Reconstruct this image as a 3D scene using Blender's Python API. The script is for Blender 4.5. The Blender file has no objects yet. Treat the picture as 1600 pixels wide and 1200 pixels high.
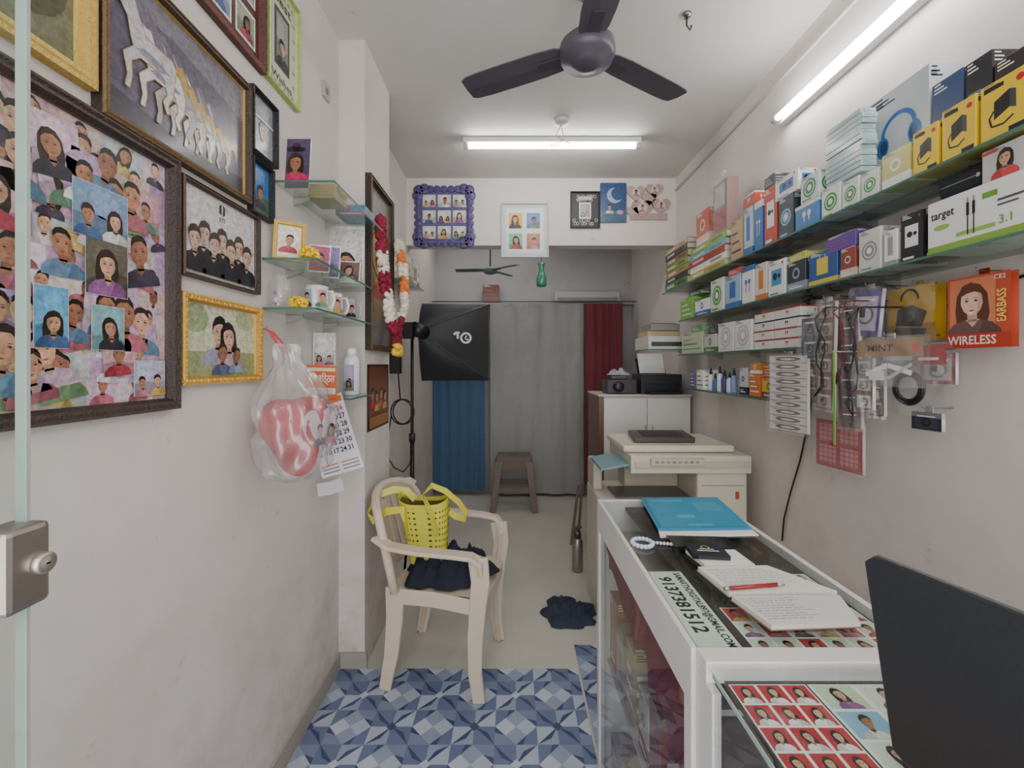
import bpy, math, random
from mathutils import Vector, Matrix, noise
random.seed(7)
F=680.0; EYE=1.4
def s2l(x):
    x=x/255.0
    return x/12.92 if x<=0.04045 else ((x+0.055)/1.055)**2.4
def C(r,g,b): return (s2l(r),s2l(g),s2l(b),1.0)
def K(c,k): return (min(1,c[0]*k),min(1,c[1]*k),min(1,c[2]*k),1)
def jit(c,a=.15):
    k=1+random.uniform(-a,a); return K(c,k)
def mixc(a,b,t): return tuple(a[i]*(1-t)+b[i]*t for i in range(3))+(1,)
WHITE=C(232,230,226); BLACK=C(24,24,27); GOLD=C(200,158,70); RED=C(190,30,40); GREEN=C(110,180,60)
# survey helpers : metric positions from measured directions to real wall planes
def yw(px,X): return X*F/(px-800.0)
def zz(py,Y): return EYE+(570-py)*Y/F
def xx(px,Y): return (px-800)*Y/F

# ------------------------------------------------------------ materials
MC={}
def cm(name,rough=.5,metal=0,var=.06,scale=25,bump=0.0,bscale=80,coat=0,hue=0):
    if name in MC: return MC[name]
    m=bpy.data.materials.new(name); m.use_nodes=True; nt=m.node_tree; b=nt.nodes['Principled BSDF']
    a=nt.nodes.new('ShaderNodeAttribute'); a.attribute_name='Col'
    tc=nt.nodes.new('ShaderNodeTexCoord')
    n=nt.nodes.new('ShaderNodeTexNoise'); n.inputs['Scale'].default_value=scale; n.inputs['Detail'].default_value=5
    nt.links.new(tc.outputs['Object'],n.inputs['Vector'])
    mr=nt.nodes.new('ShaderNodeMapRange'); mr.inputs[3].default_value=1-var; mr.inputs[4].default_value=1+var
    nt.links.new(n.outputs['Fac'],mr.inputs[0])
    vm=nt.nodes.new('ShaderNodeVectorMath'); vm.operation='SCALE'
    nt.links.new(a.outputs['Color'],vm.inputs[0]); nt.links.new(mr.outputs[0],vm.inputs['Scale'])
    last=vm.outputs[0]
    if hue:
        n3=nt.nodes.new('ShaderNodeTexNoise'); n3.inputs['Scale'].default_value=scale*1.7; n3.inputs['Detail'].default_value=4
        nt.links.new(tc.outputs['Object'],n3.inputs['Vector'])
        mx=nt.nodes.new('ShaderNodeMix'); mx.data_type='RGBA'; mx.blend_type='OVERLAY'; mx.inputs[0].default_value=hue
        nt.links.new(last,mx.inputs[6]); nt.links.new(n3.outputs['Color'],mx.inputs[7]); last=mx.outputs[2]
    nt.links.new(last,b.inputs['Base Color'])
    b.inputs['Roughness'].default_value=rough; b.inputs['Metallic'].default_value=metal
    b.inputs['Coat Weight'].default_value=coat; b.inputs['Coat Roughness'].default_value=.1
    if bump:
        n2=nt.nodes.new('ShaderNodeTexNoise'); n2.inputs['Scale'].default_value=bscale; n2.inputs['Detail'].default_value=3
        nt.links.new(tc.outputs['Object'],n2.inputs['Vector'])
        bp=nt.nodes.new('ShaderNodeBump'); bp.inputs['Strength'].default_value=bump; bp.inputs['Distance'].default_value=.01
        nt.links.new(n2.outputs['Fac'],bp.inputs['Height']); nt.links.new(bp.outputs[0],b.inputs['Normal'])
    MC[name]=m; return m
PRINT=lambda: cm('printed_paper',.45,var=.05,scale=12)
GLOSSP=lambda: cm('glossy_print',.26,var=.08,scale=14,coat=.2)
PHOTO=lambda: cm('photographic_print',.3,var=.6,scale=80,coat=.15,hue=.65)
PLAST=lambda: cm('plastic',.38,var=.06)
MATTE=lambda: cm('matte_paint',.75,var=.06)
LAM=lambda: cm('laminate',.35,var=.1,scale=5)
METAL=lambda: cm('brushed_metal',.42,metal=1,var=.1,scale=60)
FABRIC=lambda: cm('fabric',.95,var=.18,scale=90,bump=.4,bscale=300)
WOODF=lambda: cm('carved_wood',.45,var=.25,scale=70,bump=.5,bscale=200)

def glass(name,tint,gl=.04,rough=.02,haze=0,hazecol=(.8,.8,.8,1)):
    if name in MC: return MC[name]
    m=bpy.data.materials.new(name); m.use_nodes=True; nt=m.node_tree
    for n in list(nt.nodes):
        if n.type!='OUTPUT_MATERIAL': nt.nodes.remove(n)
    out=[n for n in nt.nodes if n.type=='OUTPUT_MATERIAL'][0]
    t=nt.nodes.new('ShaderNodeBsdfTransparent'); t.inputs[0].default_value=tint
    g=nt.nodes.new('ShaderNodeBsdfGlossy'); g.inputs['Roughness'].default_value=rough
    ge=nt.nodes.new('ShaderNodeNewGeometry')
    fr=nt.nodes.new('ShaderNodeFresnel'); fr.inputs[0].default_value=1.35
    inv=nt.nodes.new('ShaderNodeMath'); inv.operation='SUBTRACT'; inv.inputs[0].default_value=1; nt.links.new(ge.outputs['Backfacing'],inv.inputs[1])
    ad=nt.nodes.new('ShaderNodeMath'); ad.operation='ADD'; ad.inputs[1].default_value=gl; ad.use_clamp=True
    mu=nt.nodes.new('ShaderNodeMath'); mu.operation='MULTIPLY'
    nt.links.new(fr.outputs[0],ad.inputs[0]); nt.links.new(ad.outputs[0],mu.inputs[0]); nt.links.new(inv.outputs[0],mu.inputs[1])
    mx=nt.nodes.new('ShaderNodeMixShader'); last=t.outputs[0]
    if haze:
        d=nt.nodes.new('ShaderNodeBsdfDiffuse'); d.inputs[0].default_value=hazecol; m2=nt.nodes.new('ShaderNodeMixShader'); m2.inputs[0].default_value=haze
        nt.links.new(last,m2.inputs[1]); nt.links.new(d.outputs[0],m2.inputs[2]); last=m2.outputs[0]
    nt.links.new(mu.outputs[0],mx.inputs[0]); nt.links.new(last,mx.inputs[1]); nt.links.new(g.outputs[0],mx.inputs[2])
    nt.links.new(mx.outputs[0],out.inputs[0]); MC[name]=m; return m
GLASS=lambda: glass('clear_glass',(.95,.98,.965,1),.0)
FILM=lambda: glass('plastic_film',(.96,.96,.96,1),.05,.22,.09,(.85,.85,.85,1))
SIDEG=lambda: glass('side_glass',(.91,.94,.93,1),.02)

def wallmat(name,col,col2,sc=1.2,rough=.8,bump=.15,grime=0):
    m=bpy.data.materials.new(name); m.use_nodes=True; nt=m.node_tree; b=nt.nodes['Principled BSDF']
    tc=nt.nodes.new('ShaderNodeTexCoord'); n=nt.nodes.new('ShaderNodeTexNoise'); n.inputs['Scale'].default_value=sc; n.inputs['Detail'].default_value=7; n.inputs['Roughness'].default_value=.65
    nt.links.new(tc.outputs['Object'],n.inputs['Vector'])
    r=nt.nodes.new('ShaderNodeValToRGB'); r.color_ramp.elements[0].position=.3; r.color_ramp.elements[0].color=col2
    r.color_ramp.elements[1].position=.6; r.color_ramp.elements[1].color=col
    nt.links.new(n.outputs['Fac'],r.inputs[0])
    n4=nt.nodes.new('ShaderNodeTexNoise'); n4.inputs['Scale'].default_value=9; n4.inputs['Detail'].default_value=9; n4.inputs['Roughness'].default_value=.7
    nt.links.new(tc.outputs['Object'],n4.inputs['Vector'])
    r4=nt.nodes.new('ShaderNodeValToRGB'); r4.color_ramp.elements[0].position=.27; r4.color_ramp.elements[0].color=(.5,.45,.4,1); r4.color_ramp.elements[1].position=.36; r4.color_ramp.elements[1].color=(1,1,1,1)
    nt.links.new(n4.outputs['Fac'],r4.inputs[0]); mm=nt.nodes.new('ShaderNodeMix'); mm.data_type='RGBA'; mm.blend_type='MULTIPLY'; mm.inputs[0].default_value=.6
    nt.links.new(r.outputs[0],mm.inputs[6]); nt.links.new(r4.outputs[0],mm.inputs[7]); last=mm.outputs[2]
    if grime:
        sp=nt.nodes.new('ShaderNodeSeparateXYZ'); nt.links.new(tc.outputs['Object'],sp.inputs[0])
        zr=nt.nodes.new('ShaderNodeMapRange'); zr.inputs[1].default_value=0; zr.inputs[2].default_value=1.1; zr.inputs[3].default_value=1; zr.inputs[4].default_value=0; nt.links.new(sp.outputs[2],zr.inputs[0])
        n5=nt.nodes.new('ShaderNodeTexNoise'); n5.inputs['Scale'].default_value=4; n5.inputs['Detail'].default_value=10; n5.inputs['Roughness'].default_value=.7; nt.links.new(tc.outputs['Object'],n5.inputs['Vector'])
        r5=nt.nodes.new('ShaderNodeMapRange'); r5.inputs[1].default_value=.42; r5.inputs[2].default_value=.72; nt.links.new(n5.outputs['Fac'],r5.inputs[0])
        mu=nt.nodes.new('ShaderNodeMath'); mu.operation='MULTIPLY'; nt.links.new(zr.outputs[0],mu.inputs[0]); nt.links.new(r5.outputs[0],mu.inputs[1])
        m3=nt.nodes.new('ShaderNodeMix'); m3.data_type='RGBA'; m3.blend_type='MULTIPLY'; nt.links.new(mu.outputs[0],m3.inputs[0]); nt.links.new(last,m3.inputs[6]); m3.inputs[7].default_value=(.66,.6,.54,1); last=m3.outputs[2]
    nt.links.new(last,b.inputs['Base Color'])
    b.inputs['Roughness'].default_value=rough
    n2=nt.nodes.new('ShaderNodeTexNoise'); n2.inputs['Scale'].default_value=18; n2.inputs['Detail'].default_value=6
    nt.links.new(tc.outputs['Object'],n2.inputs['Vector'])
    bp=nt.nodes.new('ShaderNodeBump'); bp.inputs['Strength'].default_value=bump; bp.inputs['Distance'].default_value=.01
    nt.links.new(n2.outputs['Fac'],bp.inputs['Height']); nt.links.new(bp.outputs[0],b.inputs['Normal'])
    return m
def floormat():
    m=bpy.data.materials.new('floor_tile'); m.use_nodes=True; nt=m.node_tree; b=nt.nodes['Principled BSDF']
    tc=nt.nodes.new('ShaderNodeTexCoord'); br=nt.nodes.new('ShaderNodeTexBrick')
    br.offset=0; br.inputs['Scale'].default_value=1; br.inputs['Brick Width'].default_value=.6; br.inputs['Row Height'].default_value=.6
    br.inputs['Mortar Size'].default_value=.0015; br.inputs['Color1'].default_value=C(202,200,189); br.inputs['Color2'].default_value=C(200,198,187)
    br.inputs['Mortar'].default_value=C(190,187,177)
    nt.links.new(tc.outputs['Object'],br.inputs['Vector'])
    n=nt.nodes.new('ShaderNodeTexNoise'); n.inputs['Scale'].default_value=3; n.inputs['Detail'].default_value=8
    nt.links.new(tc.outputs['Object'],n.inputs['Vector'])
    mr=nt.nodes.new('ShaderNodeMapRange'); mr.inputs[3].default_value=.82; mr.inputs[4].default_value=1.12
    nt.links.new(n.outputs['Fac'],mr.inputs[0])
    vm=nt.nodes.new('ShaderNodeVectorMath'); vm.operation='SCALE'; nt.links.new(br.outputs[0],vm.inputs[0]); nt.links.new(mr.outputs[0],vm.inputs['Scale'])
    nt.links.new(vm.outputs[0],b.inputs['Base Color']); b.inputs['Roughness'].default_value=.38
    return m
def emis(name,col,st):
    m=bpy.data.materials.new(name); m.use_nodes=True; b=m.node_tree.nodes['Principled BSDF']
    b.inputs['Emission Color'].default_value=col; b.inputs['Emission Strength'].default_value=st; b.inputs['Base Color'].default_value=(1,1,1,1)
    return m

# ------------------------------------------------------------ mesh builder
class MB:
    def __init__(s,M=None):
        s.v=[];s.f=[];s.c=[];s.m=[];s.s=[];s.M=M
    def add(s,pts,faces,col,mi=0,sm=False):
        b=len(s.v)
        for p in pts:
            p=Vector(p); s.v.append(s.M@p if s.M else p)
        for i,f in enumerate(faces):
            s.f.append([b+k for k in f]); s.c.append(col[i] if isinstance(col,list) else col); s.m.append(mi); s.s.append(sm)
        return s
    def merge(s,o):
        b=len(s.v); s.v+=o.v; s.f+=[[b+k for k in f] for f in o.f]; s.c+=o.c; s.m+=o.m; s.s+=o.s; return s
    def poly(s,pts,col,mi=0): return s.add(pts,[list(range(len(pts)))],col,mi)
    def box(s,x0,x1,y0,y1,z0,z1,col,mi=0):
        p=[(x0,y0,z0),(x1,y0,z0),(x1,y1,z0),(x0,y1,z0),(x0,y0,z1),(x1,y0,z1),(x1,y1,z1),(x0,y1,z1)]
        return s.add(p,[[0,4,7,3],[1,2,6,5],[0,1,5,4],[3,7,6,2],[0,3,2,1],[4,5,6,7]],col,mi)
    def slab(s,q,t,col):
        q=[Vector(p) for p in q]; n=len(q); up=Vector((0,0,t))
        return s.add(q+[p+up for p in q],[list(range(n))[::-1],list(range(n,2*n))]+[[i,(i+1)%n,n+(i+1)%n,n+i] for i in range(n)],col)
    def sweep(s,pts,sec,col,closed=False,mi=0,sm=True,wdir=None):
        pts=[Vector(p) for p in pts]; n=len(pts); P=[]; up=None; k=None
        for i,p in enumerate(pts):
            a=pts[(i-1)%n] if (closed or i>0) else p; b=pts[(i+1)%n] if (closed or i<n-1) else p
            t=(b-a); t=t.normalized() if t.length>1e-9 else Vector((0,0,1))
            if wdir is not None:
                w=Vector(wdir); w=(w-t*w.dot(t)); w=w.normalized() if w.length>1e-6 else t.orthogonal().normalized()
            else:
                if up is None: up=t.orthogonal().normalized()
                up=(up-t*up.dot(t)); up=up.normalized() if up.length>1e-6 else t.orthogonal().normalized(); w=up
            q=t.cross(w); sc=sec(i/(n-1) if n>1 else 0); k=len(sc)
            for (a2,b2) in sc: P.append(p+w*a2+q*b2)
        fs=[]
        for i in range(n if closed else n-1):
            j=(i+1)%n
            for a in range(k):
                b=(a+1)%k; fs.append([i*k+a,i*k+b,j*k+b,j*k+a])
        if not closed: fs.append(list(range(k))[::-1]); fs.append([(n-1)*k+a for a in range(k)])
        return s.add(P,fs,col,mi,sm)
    def tube(s,pts,r,col,n=8,closed=False,mi=0,r2=None):
        def sec(t):
            R=r if r2 is None else r+(r2-r)*t
            return [(R*math.cos(2*math.pi*i/n),R*math.sin(2*math.pi*i/n)) for i in range(n)]
        return s.sweep(pts,sec,col,closed,mi)
    def ribbon(s,pts,w,t,col,wdir,w2=None,mi=0,closed=False):
        def sec(q):
            W=(w if w2 is None else w+(w2-w)*q)/2; T=t/2
            return [(-W,-T*.6),(-W*.9,-T),(W*.9,-T),(W,-T*.6),(W,T*.6),(W*.9,T),(-W*.9,T),(-W,T*.6)]
        return s.sweep(pts,sec,col,closed,mi,False,wdir)
    def lathe(s,prof,c,col,n=20,axis='Z',mi=0):
        P=[];
        for (r,h) in prof:
            for i in range(n):
                a=2*math.pi*i/n; x,y=r*math.cos(a),r*math.sin(a)
                P.append({'Z':(c[0]+x,c[1]+y,c[2]+h),'X':(c[0]+h,c[1]+x,c[2]+y),'Y':(c[0]+x,c[1]+h,c[2]+y)}[axis])
        fs=[];cl=[]
        for k in range(len(prof)-1):
            for i in range(n):
                j=(i+1)%n; fs.append([k*n+i,k*n+j,(k+1)*n+j,(k+1)*n+i]); cl.append(col[k] if isinstance(col,list) else col)
        fs.append(list(range(n))[::-1]); cl.append(cl[0]); fs.append([(len(prof)-1)*n+i for i in range(n)]); cl.append(cl[-2])
        return s.add(P,fs,cl,mi,True)
    def sph(s,c,r,col,n=10,m=6,sc=(1,1,1),mi=0):
        P=[(c[0],c[1],c[2]+r*sc[2])]
        for k in range(1,m):
            t=math.pi*k/m
            for i in range(n):
                a=2*math.pi*i/n; P.append((c[0]+r*sc[0]*math.sin(t)*math.cos(a),c[1]+r*sc[1]*math.sin(t)*math.sin(a),c[2]+r*sc[2]*math.cos(t)))
        P.append((c[0],c[1],c[2]-r*sc[2])); fs=[]
        for i in range(n): fs.append([0,1+i,1+(i+1)%n])
        for k in range(m-2):
            for i in range(n):
                j=(i+1)%n; fs.append([1+k*n+i,1+(k+1)*n+i,1+(k+1)*n+j,1+k*n+j])
        L=len(P)-1
        for i in range(n): fs.append([L,1+(m-2)*n+(i+1)%n,1+(m-2)*n+i])
        return s.add(P,fs,col,mi,True)
    def grid(s,fn,nu,nv,col,mi=0,sm=True):
        P=[fn(i/nu,j/nv) for j in range(nv+1) for i in range(nu+1)]; fs=[];cl=[]
        for j in range(nv):
            for i in range(nu):
                a=j*(nu+1)+i; fs.append([a,a+1,a+nu+2,a+nu+1]); cl.append(col((i+.5)/nu,(j+.5)/nv) if callable(col) else col)
        return s.add(P,fs,cl,mi,sm)
_tc={}
def tmesh(t,off=.012):
    if (t,off) in _tc: return _tc[(t,off)]
    cu=bpy.data.curves.new('t','FONT'); cu.body=t; cu.size=1; cu.align_x='CENTER'; cu.align_y='CENTER'; cu.resolution_u=2; cu.fill_mode='BOTH'; cu.offset=off
    ob=bpy.data.objects.new('t',cu); me=bpy.data.meshes.new_from_object(ob)
    vs=[(v.co.x,v.co.y) for v in me.vertices]; fs=[list(p.vertices) for p in me.polygons]
    bpy.data.objects.remove(ob); bpy.data.curves.remove(cu); bpy.data.meshes.remove(me)
    _tc[(t,off)]=(vs,fs); return vs,fs
class Sh(MB):
    """flat artwork on a surface: O corner, U right, V up, N outwards (metric)"""
    def __init__(s,O,U,V,N,M=None,ls=.0005):
        MB.__init__(s,M); s.O=Vector(O);s.U=Vector(U);s.V=Vector(V);s.N=Vector(N);s.ls=ls;s.T=None;s.clip=None
    def P(s,u,v,L):
        if s.T:
            a,cu,cv=s.T; du,dv=u-cu,v-cv; u=cu+du*math.cos(a)-dv*math.sin(a); v=cv+du*math.sin(a)+dv*math.cos(a)
        if s.clip: u=min(max(u,0),s.clip[0]); v=min(max(v,0),s.clip[1])
        return s.O+s.U*u+s.V*v+s.N*(s.ls*L)
    def pg(s,pts,col,L=1): return s.poly([s.P(u,v,L) for u,v in pts],col)
    def rect(s,u0,v0,u1,v1,col,L=1): return s.pg([(u0,v0),(u1,v0),(u1,v1),(u0,v1)],col,L)
    def ell(s,cu,cv,ru,rv,col,L=1,n=14,a0=0,a1=360):
        k=n if a1-a0>=360 else n+1
        return s.pg([(cu+ru*math.cos(math.radians(a0+(a1-a0)*i/n)),cv+rv*math.sin(math.radians(a0+(a1-a0)*i/n))) for i in range(k)],col,L)
    def ring(s,cu,cv,r,w,col,L=1,n=20,a0=0,a1=360,asp=1):
        for i in range(n):
            a=math.radians(a0+(a1-a0)*i/n); b=math.radians(a0+(a1-a0)*(i+1)/n)
            s.pg([(cu+(r-w)*math.cos(a),cv+asp*(r-w)*math.sin(a)),(cu+r*math.cos(a),cv+asp*r*math.sin(a)),(cu+r*math.cos(b),cv+asp*r*math.sin(b)),(cu+(r-w)*math.cos(b),cv+asp*(r-w)*math.sin(b))],col,L)
    def line(s,pts,w,col,L=1):
        for (a,b) in zip(pts,pts[1:]):
            d=Vector((b[0]-a[0],b[1]-a[1]))
            if d.length<1e-7: continue
            d=d.normalized()*w/2; n=(-d.y,d.x)
            s.pg([(a[0]+n[0],a[1]+n[1]),(a[0]-n[0],a[1]-n[1]),(b[0]-n[0],b[1]-n[1]),(b[0]+n[0],b[1]+n[1])],col,L)
    def text(s,t,cu,cv,h,col,L=2,w=None,rot=0,off=.012):
        vs,fs=tmesh(t,off)
        if not vs: return
        sx=h
        if w:
            W=max(v[0] for v in vs)-min(v[0] for v in vs); sx=w/W
        ca,sa=math.cos(rot),math.sin(rot)
        s.add([s.P(cu+x*sx*ca-y*h*sa,cv+x*sx*sa+y*h*ca,L) for x,y in vs],fs,col)
BASE={}
def link(o): bpy.context.scene.collection.objects.link(o)
def meta(o,label,cat,group,kind):
    if label: o['label']=label
    if cat: o['category']=cat
    if group: o['group']=group
    if kind: o['kind']=kind
def thing(name,label,cat,base,group=None):
    e=bpy.data.objects.new(name,None); e.empty_display_size=.05; e.location=base; link(e); BASE[e.name]=Vector(base); meta(e,label,cat,group,None); return e
def mk(name,mb,mats,parent=None,label=None,cat=None,group=None,kind=None,bevel=0,sub=0):
    if not isinstance(mats,list): mats=[mats]
    if parent is not None: org=BASE[parent.name]
    else:
        xs=[v.x for v in mb.v];ys=[v.y for v in mb.v];zs=[v.z for v in mb.v]
        org=Vector(((min(xs)+max(xs))/2,(min(ys)+max(ys))/2,min(zs)))
    if kind=='structure': org=Vector((0,0,0))
    me=bpy.data.meshes.new(name); me.from_pydata([tuple(v-org) for v in mb.v],[],mb.f); 
    for m in mats: me.materials.append(m)
    ca=me.color_attributes.new('Col','FLOAT_COLOR','CORNER')
    buf=[];
    for p in me.polygons:
        c=mb.c[p.index]
        for _ in p.loop_indices: buf.extend(c)
    ca.data.foreach_set('color',buf)
    me.polygons.foreach_set('material_index',mb.m); me.polygons.foreach_set('use_smooth',mb.s); me.update()
    o=bpy.data.objects.new(name,me); link(o); BASE[o.name]=org
    if parent is not None: o.parent=parent
    else: o.location=org
    if bevel:
        b=o.modifiers.new('bevel','BEVEL'); b.width=bevel; b.segments=2; b.limit_method='ANGLE'
    if sub:
        b=o.modifiers.new('sub','SUBSURF'); b.levels=sub; b.render_levels=sub
    meta(o,label,cat,group,kind); return o

# ------------------------------------------------------------ artwork bits
SK=[C(190,142,114),C(168,118,90),C(146,100,76),C(204,160,130)]
CL=[C(166,60,74),C(74,100,144),C(216,212,208),C(204,166,80),C(96,136,108),C(140,88,142),C(50,48,58),C(200,130,148),C(220,216,214)]
BG=[C(176,148,178),C(150,172,192),C(190,174,146),C(160,134,166),C(190,148,154),C(148,164,138),C(206,200,192),C(122,134,156),C(200,176,190)]
HR=[C(30,24,24),C(42,32,29),C(52,39,34)]
def bust(sh,cu,cv,s,L,skin=None,hair=None,cloth=None,fem=False,baby=False):
    skin=skin or jit(random.choice(SK),.15); hair=hair or random.choice(HR); cloth=cloth or jit(random.choice(CL),.15)
    ti=random.uniform(-.14,.14); sd=random.choice((-1,1))
    def p(l): return [(cu+(a+ti*b)*s,cv+b*s) for a,b in l]
    def e(a,b,ra,rb,c,l,n=14,a0=0,a1=360): sh.ell(cu+(a+ti*b)*s,cv+b*s,ra*s,rb*s,c,l,n,a0,a1)
    if fem: sh.pg(p([(-.46,-.62),(-.5,-.1),(-.44,.4),(-.25,.7),(0,.78),(.25,.7),(.44,.4),(.48,-.2),(.38,-.6)]),hair,L)
    sh.pg(p([(-.8,-1),(-.76,-.72),(-.55,-.5),(-.2,-.38),(.2,-.38),(.55,-.5),(.76,-.72),(.8,-1)]),cloth,L+1)
    sh.pg(p([(sd*.1,-1),(sd*.8,-1),(sd*.76,-.72),(sd*.55,-.5),(sd*.3,-.42)]),K(cloth,.7),L+2)
    sh.pg(p([(-.2,-.38),(.0,-.62),(.2,-.38)]),K(skin,.8),L+3)
    sh.pg(p([(-.14,-.45),(.14,-.45),(.14,-.05),(-.14,-.05)]),K(skin,.66),L+3)
    k=1.14 if baby else 1
    P=[(-.30,.35),(-.32,.12),(-.24,-.1),(-.1,-.24),(.1,-.24),(.24,-.1),(.32,.12),(.30,.35),(.2,.6),(0,.68),(-.2,.6)]
    sh.pg(p([(a*k,b) for a,b in P]),skin,L+4)
    sh.pg(p([(sd*.12*k,-.23),(sd*.24*k,-.1),(sd*.32*k,.12),(sd*.30*k,.35),(sd*.22*k,.5),(sd*.2*k,.2)]),K(skin,.74),L+5)
    e(-sd*.1,.48,.1,.07,K(skin,1.18),L+5,8)
    sh.pg(p([(-.35*k,.2),(-.37*k,.45),(-.25,.7),(0,.8),(.25,.7),(.37*k,.45),(.35*k,.2),(.28,.42),(.1,.5),(-.12,.46),(-.28,.38)] if not baby else [(-.33,.36),(-.32,.54),(-.2,.7),(0,.76),(.2,.7),(.32,.54),(.33,.36),(.12,.55),(-.15,.52)]),hair,L+6)
    for q in (-.13,.13):
        e(q*k,.21,.075,.045,K(skin,.7),L+6,8); e(q*k,.21,.045,.024,BLACK,L+7,6); sh.pg(p([(q*k-.07,.28),(q*k+.07,.28),(q*k+.05,.305),(q*k-.05,.305)]),mixc(hair,skin,.3),L+6)
    sh.pg(p([(-.05,.02),(.05,.02),(.03,.05),(-.03,.05)]),K(skin,.66),L+6)
    sh.pg(p([(-.09,-.09),(0,-.125),(.09,-.09),(0,-.07)]),C(136,70,66),L+6)
def snap(sh,u0,v0,u1,v1,L,n=1,bg=None,baby=False):
    bg=bg or jit(random.choice(BG),.12); sh.rect(u0,v0,u1,v1,bg,L)
    w,h=u1-u0,v1-v0
    sh.pg([(u0,v0),(u1,v0),(u1,v0+h*random.uniform(.15,.5)),(u0+w*.5,v0+h*random.uniform(.2,.5)),(u0,v0+h*random.uniform(.15,.5))],K(bg,.62),L+1)
    sh.ell(u0+w*random.uniform(.3,.7),v0+h*.68,w*.28,h*.28,K(bg,1.2),L+1)
    for i in range(n):
        s=min(h*.49,w/n*.66)*random.uniform(.85,1)
        bust(sh,u0+w*(i+.5)/n+(random.uniform(-.06,.06)*w if n==1 else 0),v0+s*1.0,s,L+2,fem=random.random()<.4,baby=baby)
def pframe(name,label,O,U,V,N,w,h,b,d,col,col2,paint,mat=None,cat='picture frame',beads=0,inner=None,pm=None,ls=.0003):
    O,U,V,N=map(Vector,(O,U,V,N))
    e=thing(name,label,cat,O+U*(w/2))
    mb=MB(); prof=[(0,0),(0,d),(b*.25,d*1.15),(b*.5,d),(b*.75,d*1.05),(b,d*.55),(b,0)]; cl=[col,col2,col,col2,col,inner or col2]
    pts=[]
    for t,n in prof:
        for (a,c) in ((t,t),(w-t,t),(w-t,h-t),(t,h-t)): pts.append(O+U*a+V*c+N*n)
    fs=[];cc=[]
    for k in range(len(prof)-1):
        for i in range(4):
            j=(i+1)%4; fs.append([k*4+i,k*4+j,(k+1)*4+j,(k+1)*4+i]); cc.append(cl[k])
    mb.add(pts,fs,cc)
    if beads:
        per=2*(w+h); nb=int(per/beads)
        for i in range(nb):
            t=i/nb*per; q=b*.5
            if t<w: a,c=t,q
            elif t<w+h: a,c=w-q,t-w
            elif t<2*w+h: a,c=2*w+h-t,h-q
            else: a,c=q,per-t
            mb.sph(O+U*a+V*c+N*d,beads*.42,col2 if i%2 else K(col,1.2),6,4)
    mk('frame_border',mb,mat or WOODF(),e)
    sh=Sh(O+U*b+V*b+N*(d*.2),U,V,N,ls=ls); iw,ih=w-2*b,h-2*b; sh.clip=(iw,ih)
    sh.rect(0,0,iw,ih,WHITE,0); paint(sh,iw,ih)
    mk('photo_print',sh,pm or PHOTO(),e)
    bk=MB(); q=.0015
    bk.add([O+U*q+V*q,O+U*(w-q)+V*q,O+U*(w-q)+V*(h-q),O+U*q+V*(h-q)],[[3,2,1,0]],C(120,90,60)); mk('backing_board',bk,MATTE(),e)
    return e
UL,UV,NL=(0,1,0),(0,0,1),(1,0,0)
UR,NR=(0,-1,0),(-1,0,0)
UF,NF=(1,0,0),(0,-1,0)

# ------------------------------------------------------------ room
WL=wallmat('wall_plaster',C(216,208,203),C(207,198,192),grime=1)
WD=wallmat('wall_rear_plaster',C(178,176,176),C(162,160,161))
CEIL=wallmat('ceiling_plaster',C(216,213,209),C(206,202,197),1.0)
def S(name,x0,x1,y0,y1,z0,z1,mat): return mk(name,MB().box(x0,x1,y0,y1,z0,z1,WHITE),mat,kind='structure',label=None)
S('floor',-1.0,1.5,-.8,4.95,-.1,0,floormat())
S('ceiling',-1.0,1.5,-.8,4.95,2.9,3.0,CEIL)
S('wall_left',-.98,-.80,-.8,2.41,0,2.9,WL)
S('wall_left_pillar',-.80,-.68,2.01,2.41,0,2.9,WL)
S('wall_left_rear',-.98,-.85,2.41,4.8,0,2.9,WL)
S('wall_right',1.32,1.5,-.8,4.8,0,2.9,WL)
S('wall_back',-.98,1.5,4.8,4.95,0,2.9,WD)
S('wall_header',-.85,1.32,3.5,3.62,2.36,2.9,WL)
bb=wallmat('skirting',C(168,160,152),C(150,142,134))
S('baseboard_left',-.80,-.788,-.8,2.0,0,.075,bb)
S('baseboard_pillar',-.788,-.668,1.998,2.01,0,.075,bb)
S('trim_casing',1.306,1.32,-.8,3.49,2.79,2.805,wallmat('casing',C(190,186,180),C(180,176,170)))

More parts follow.
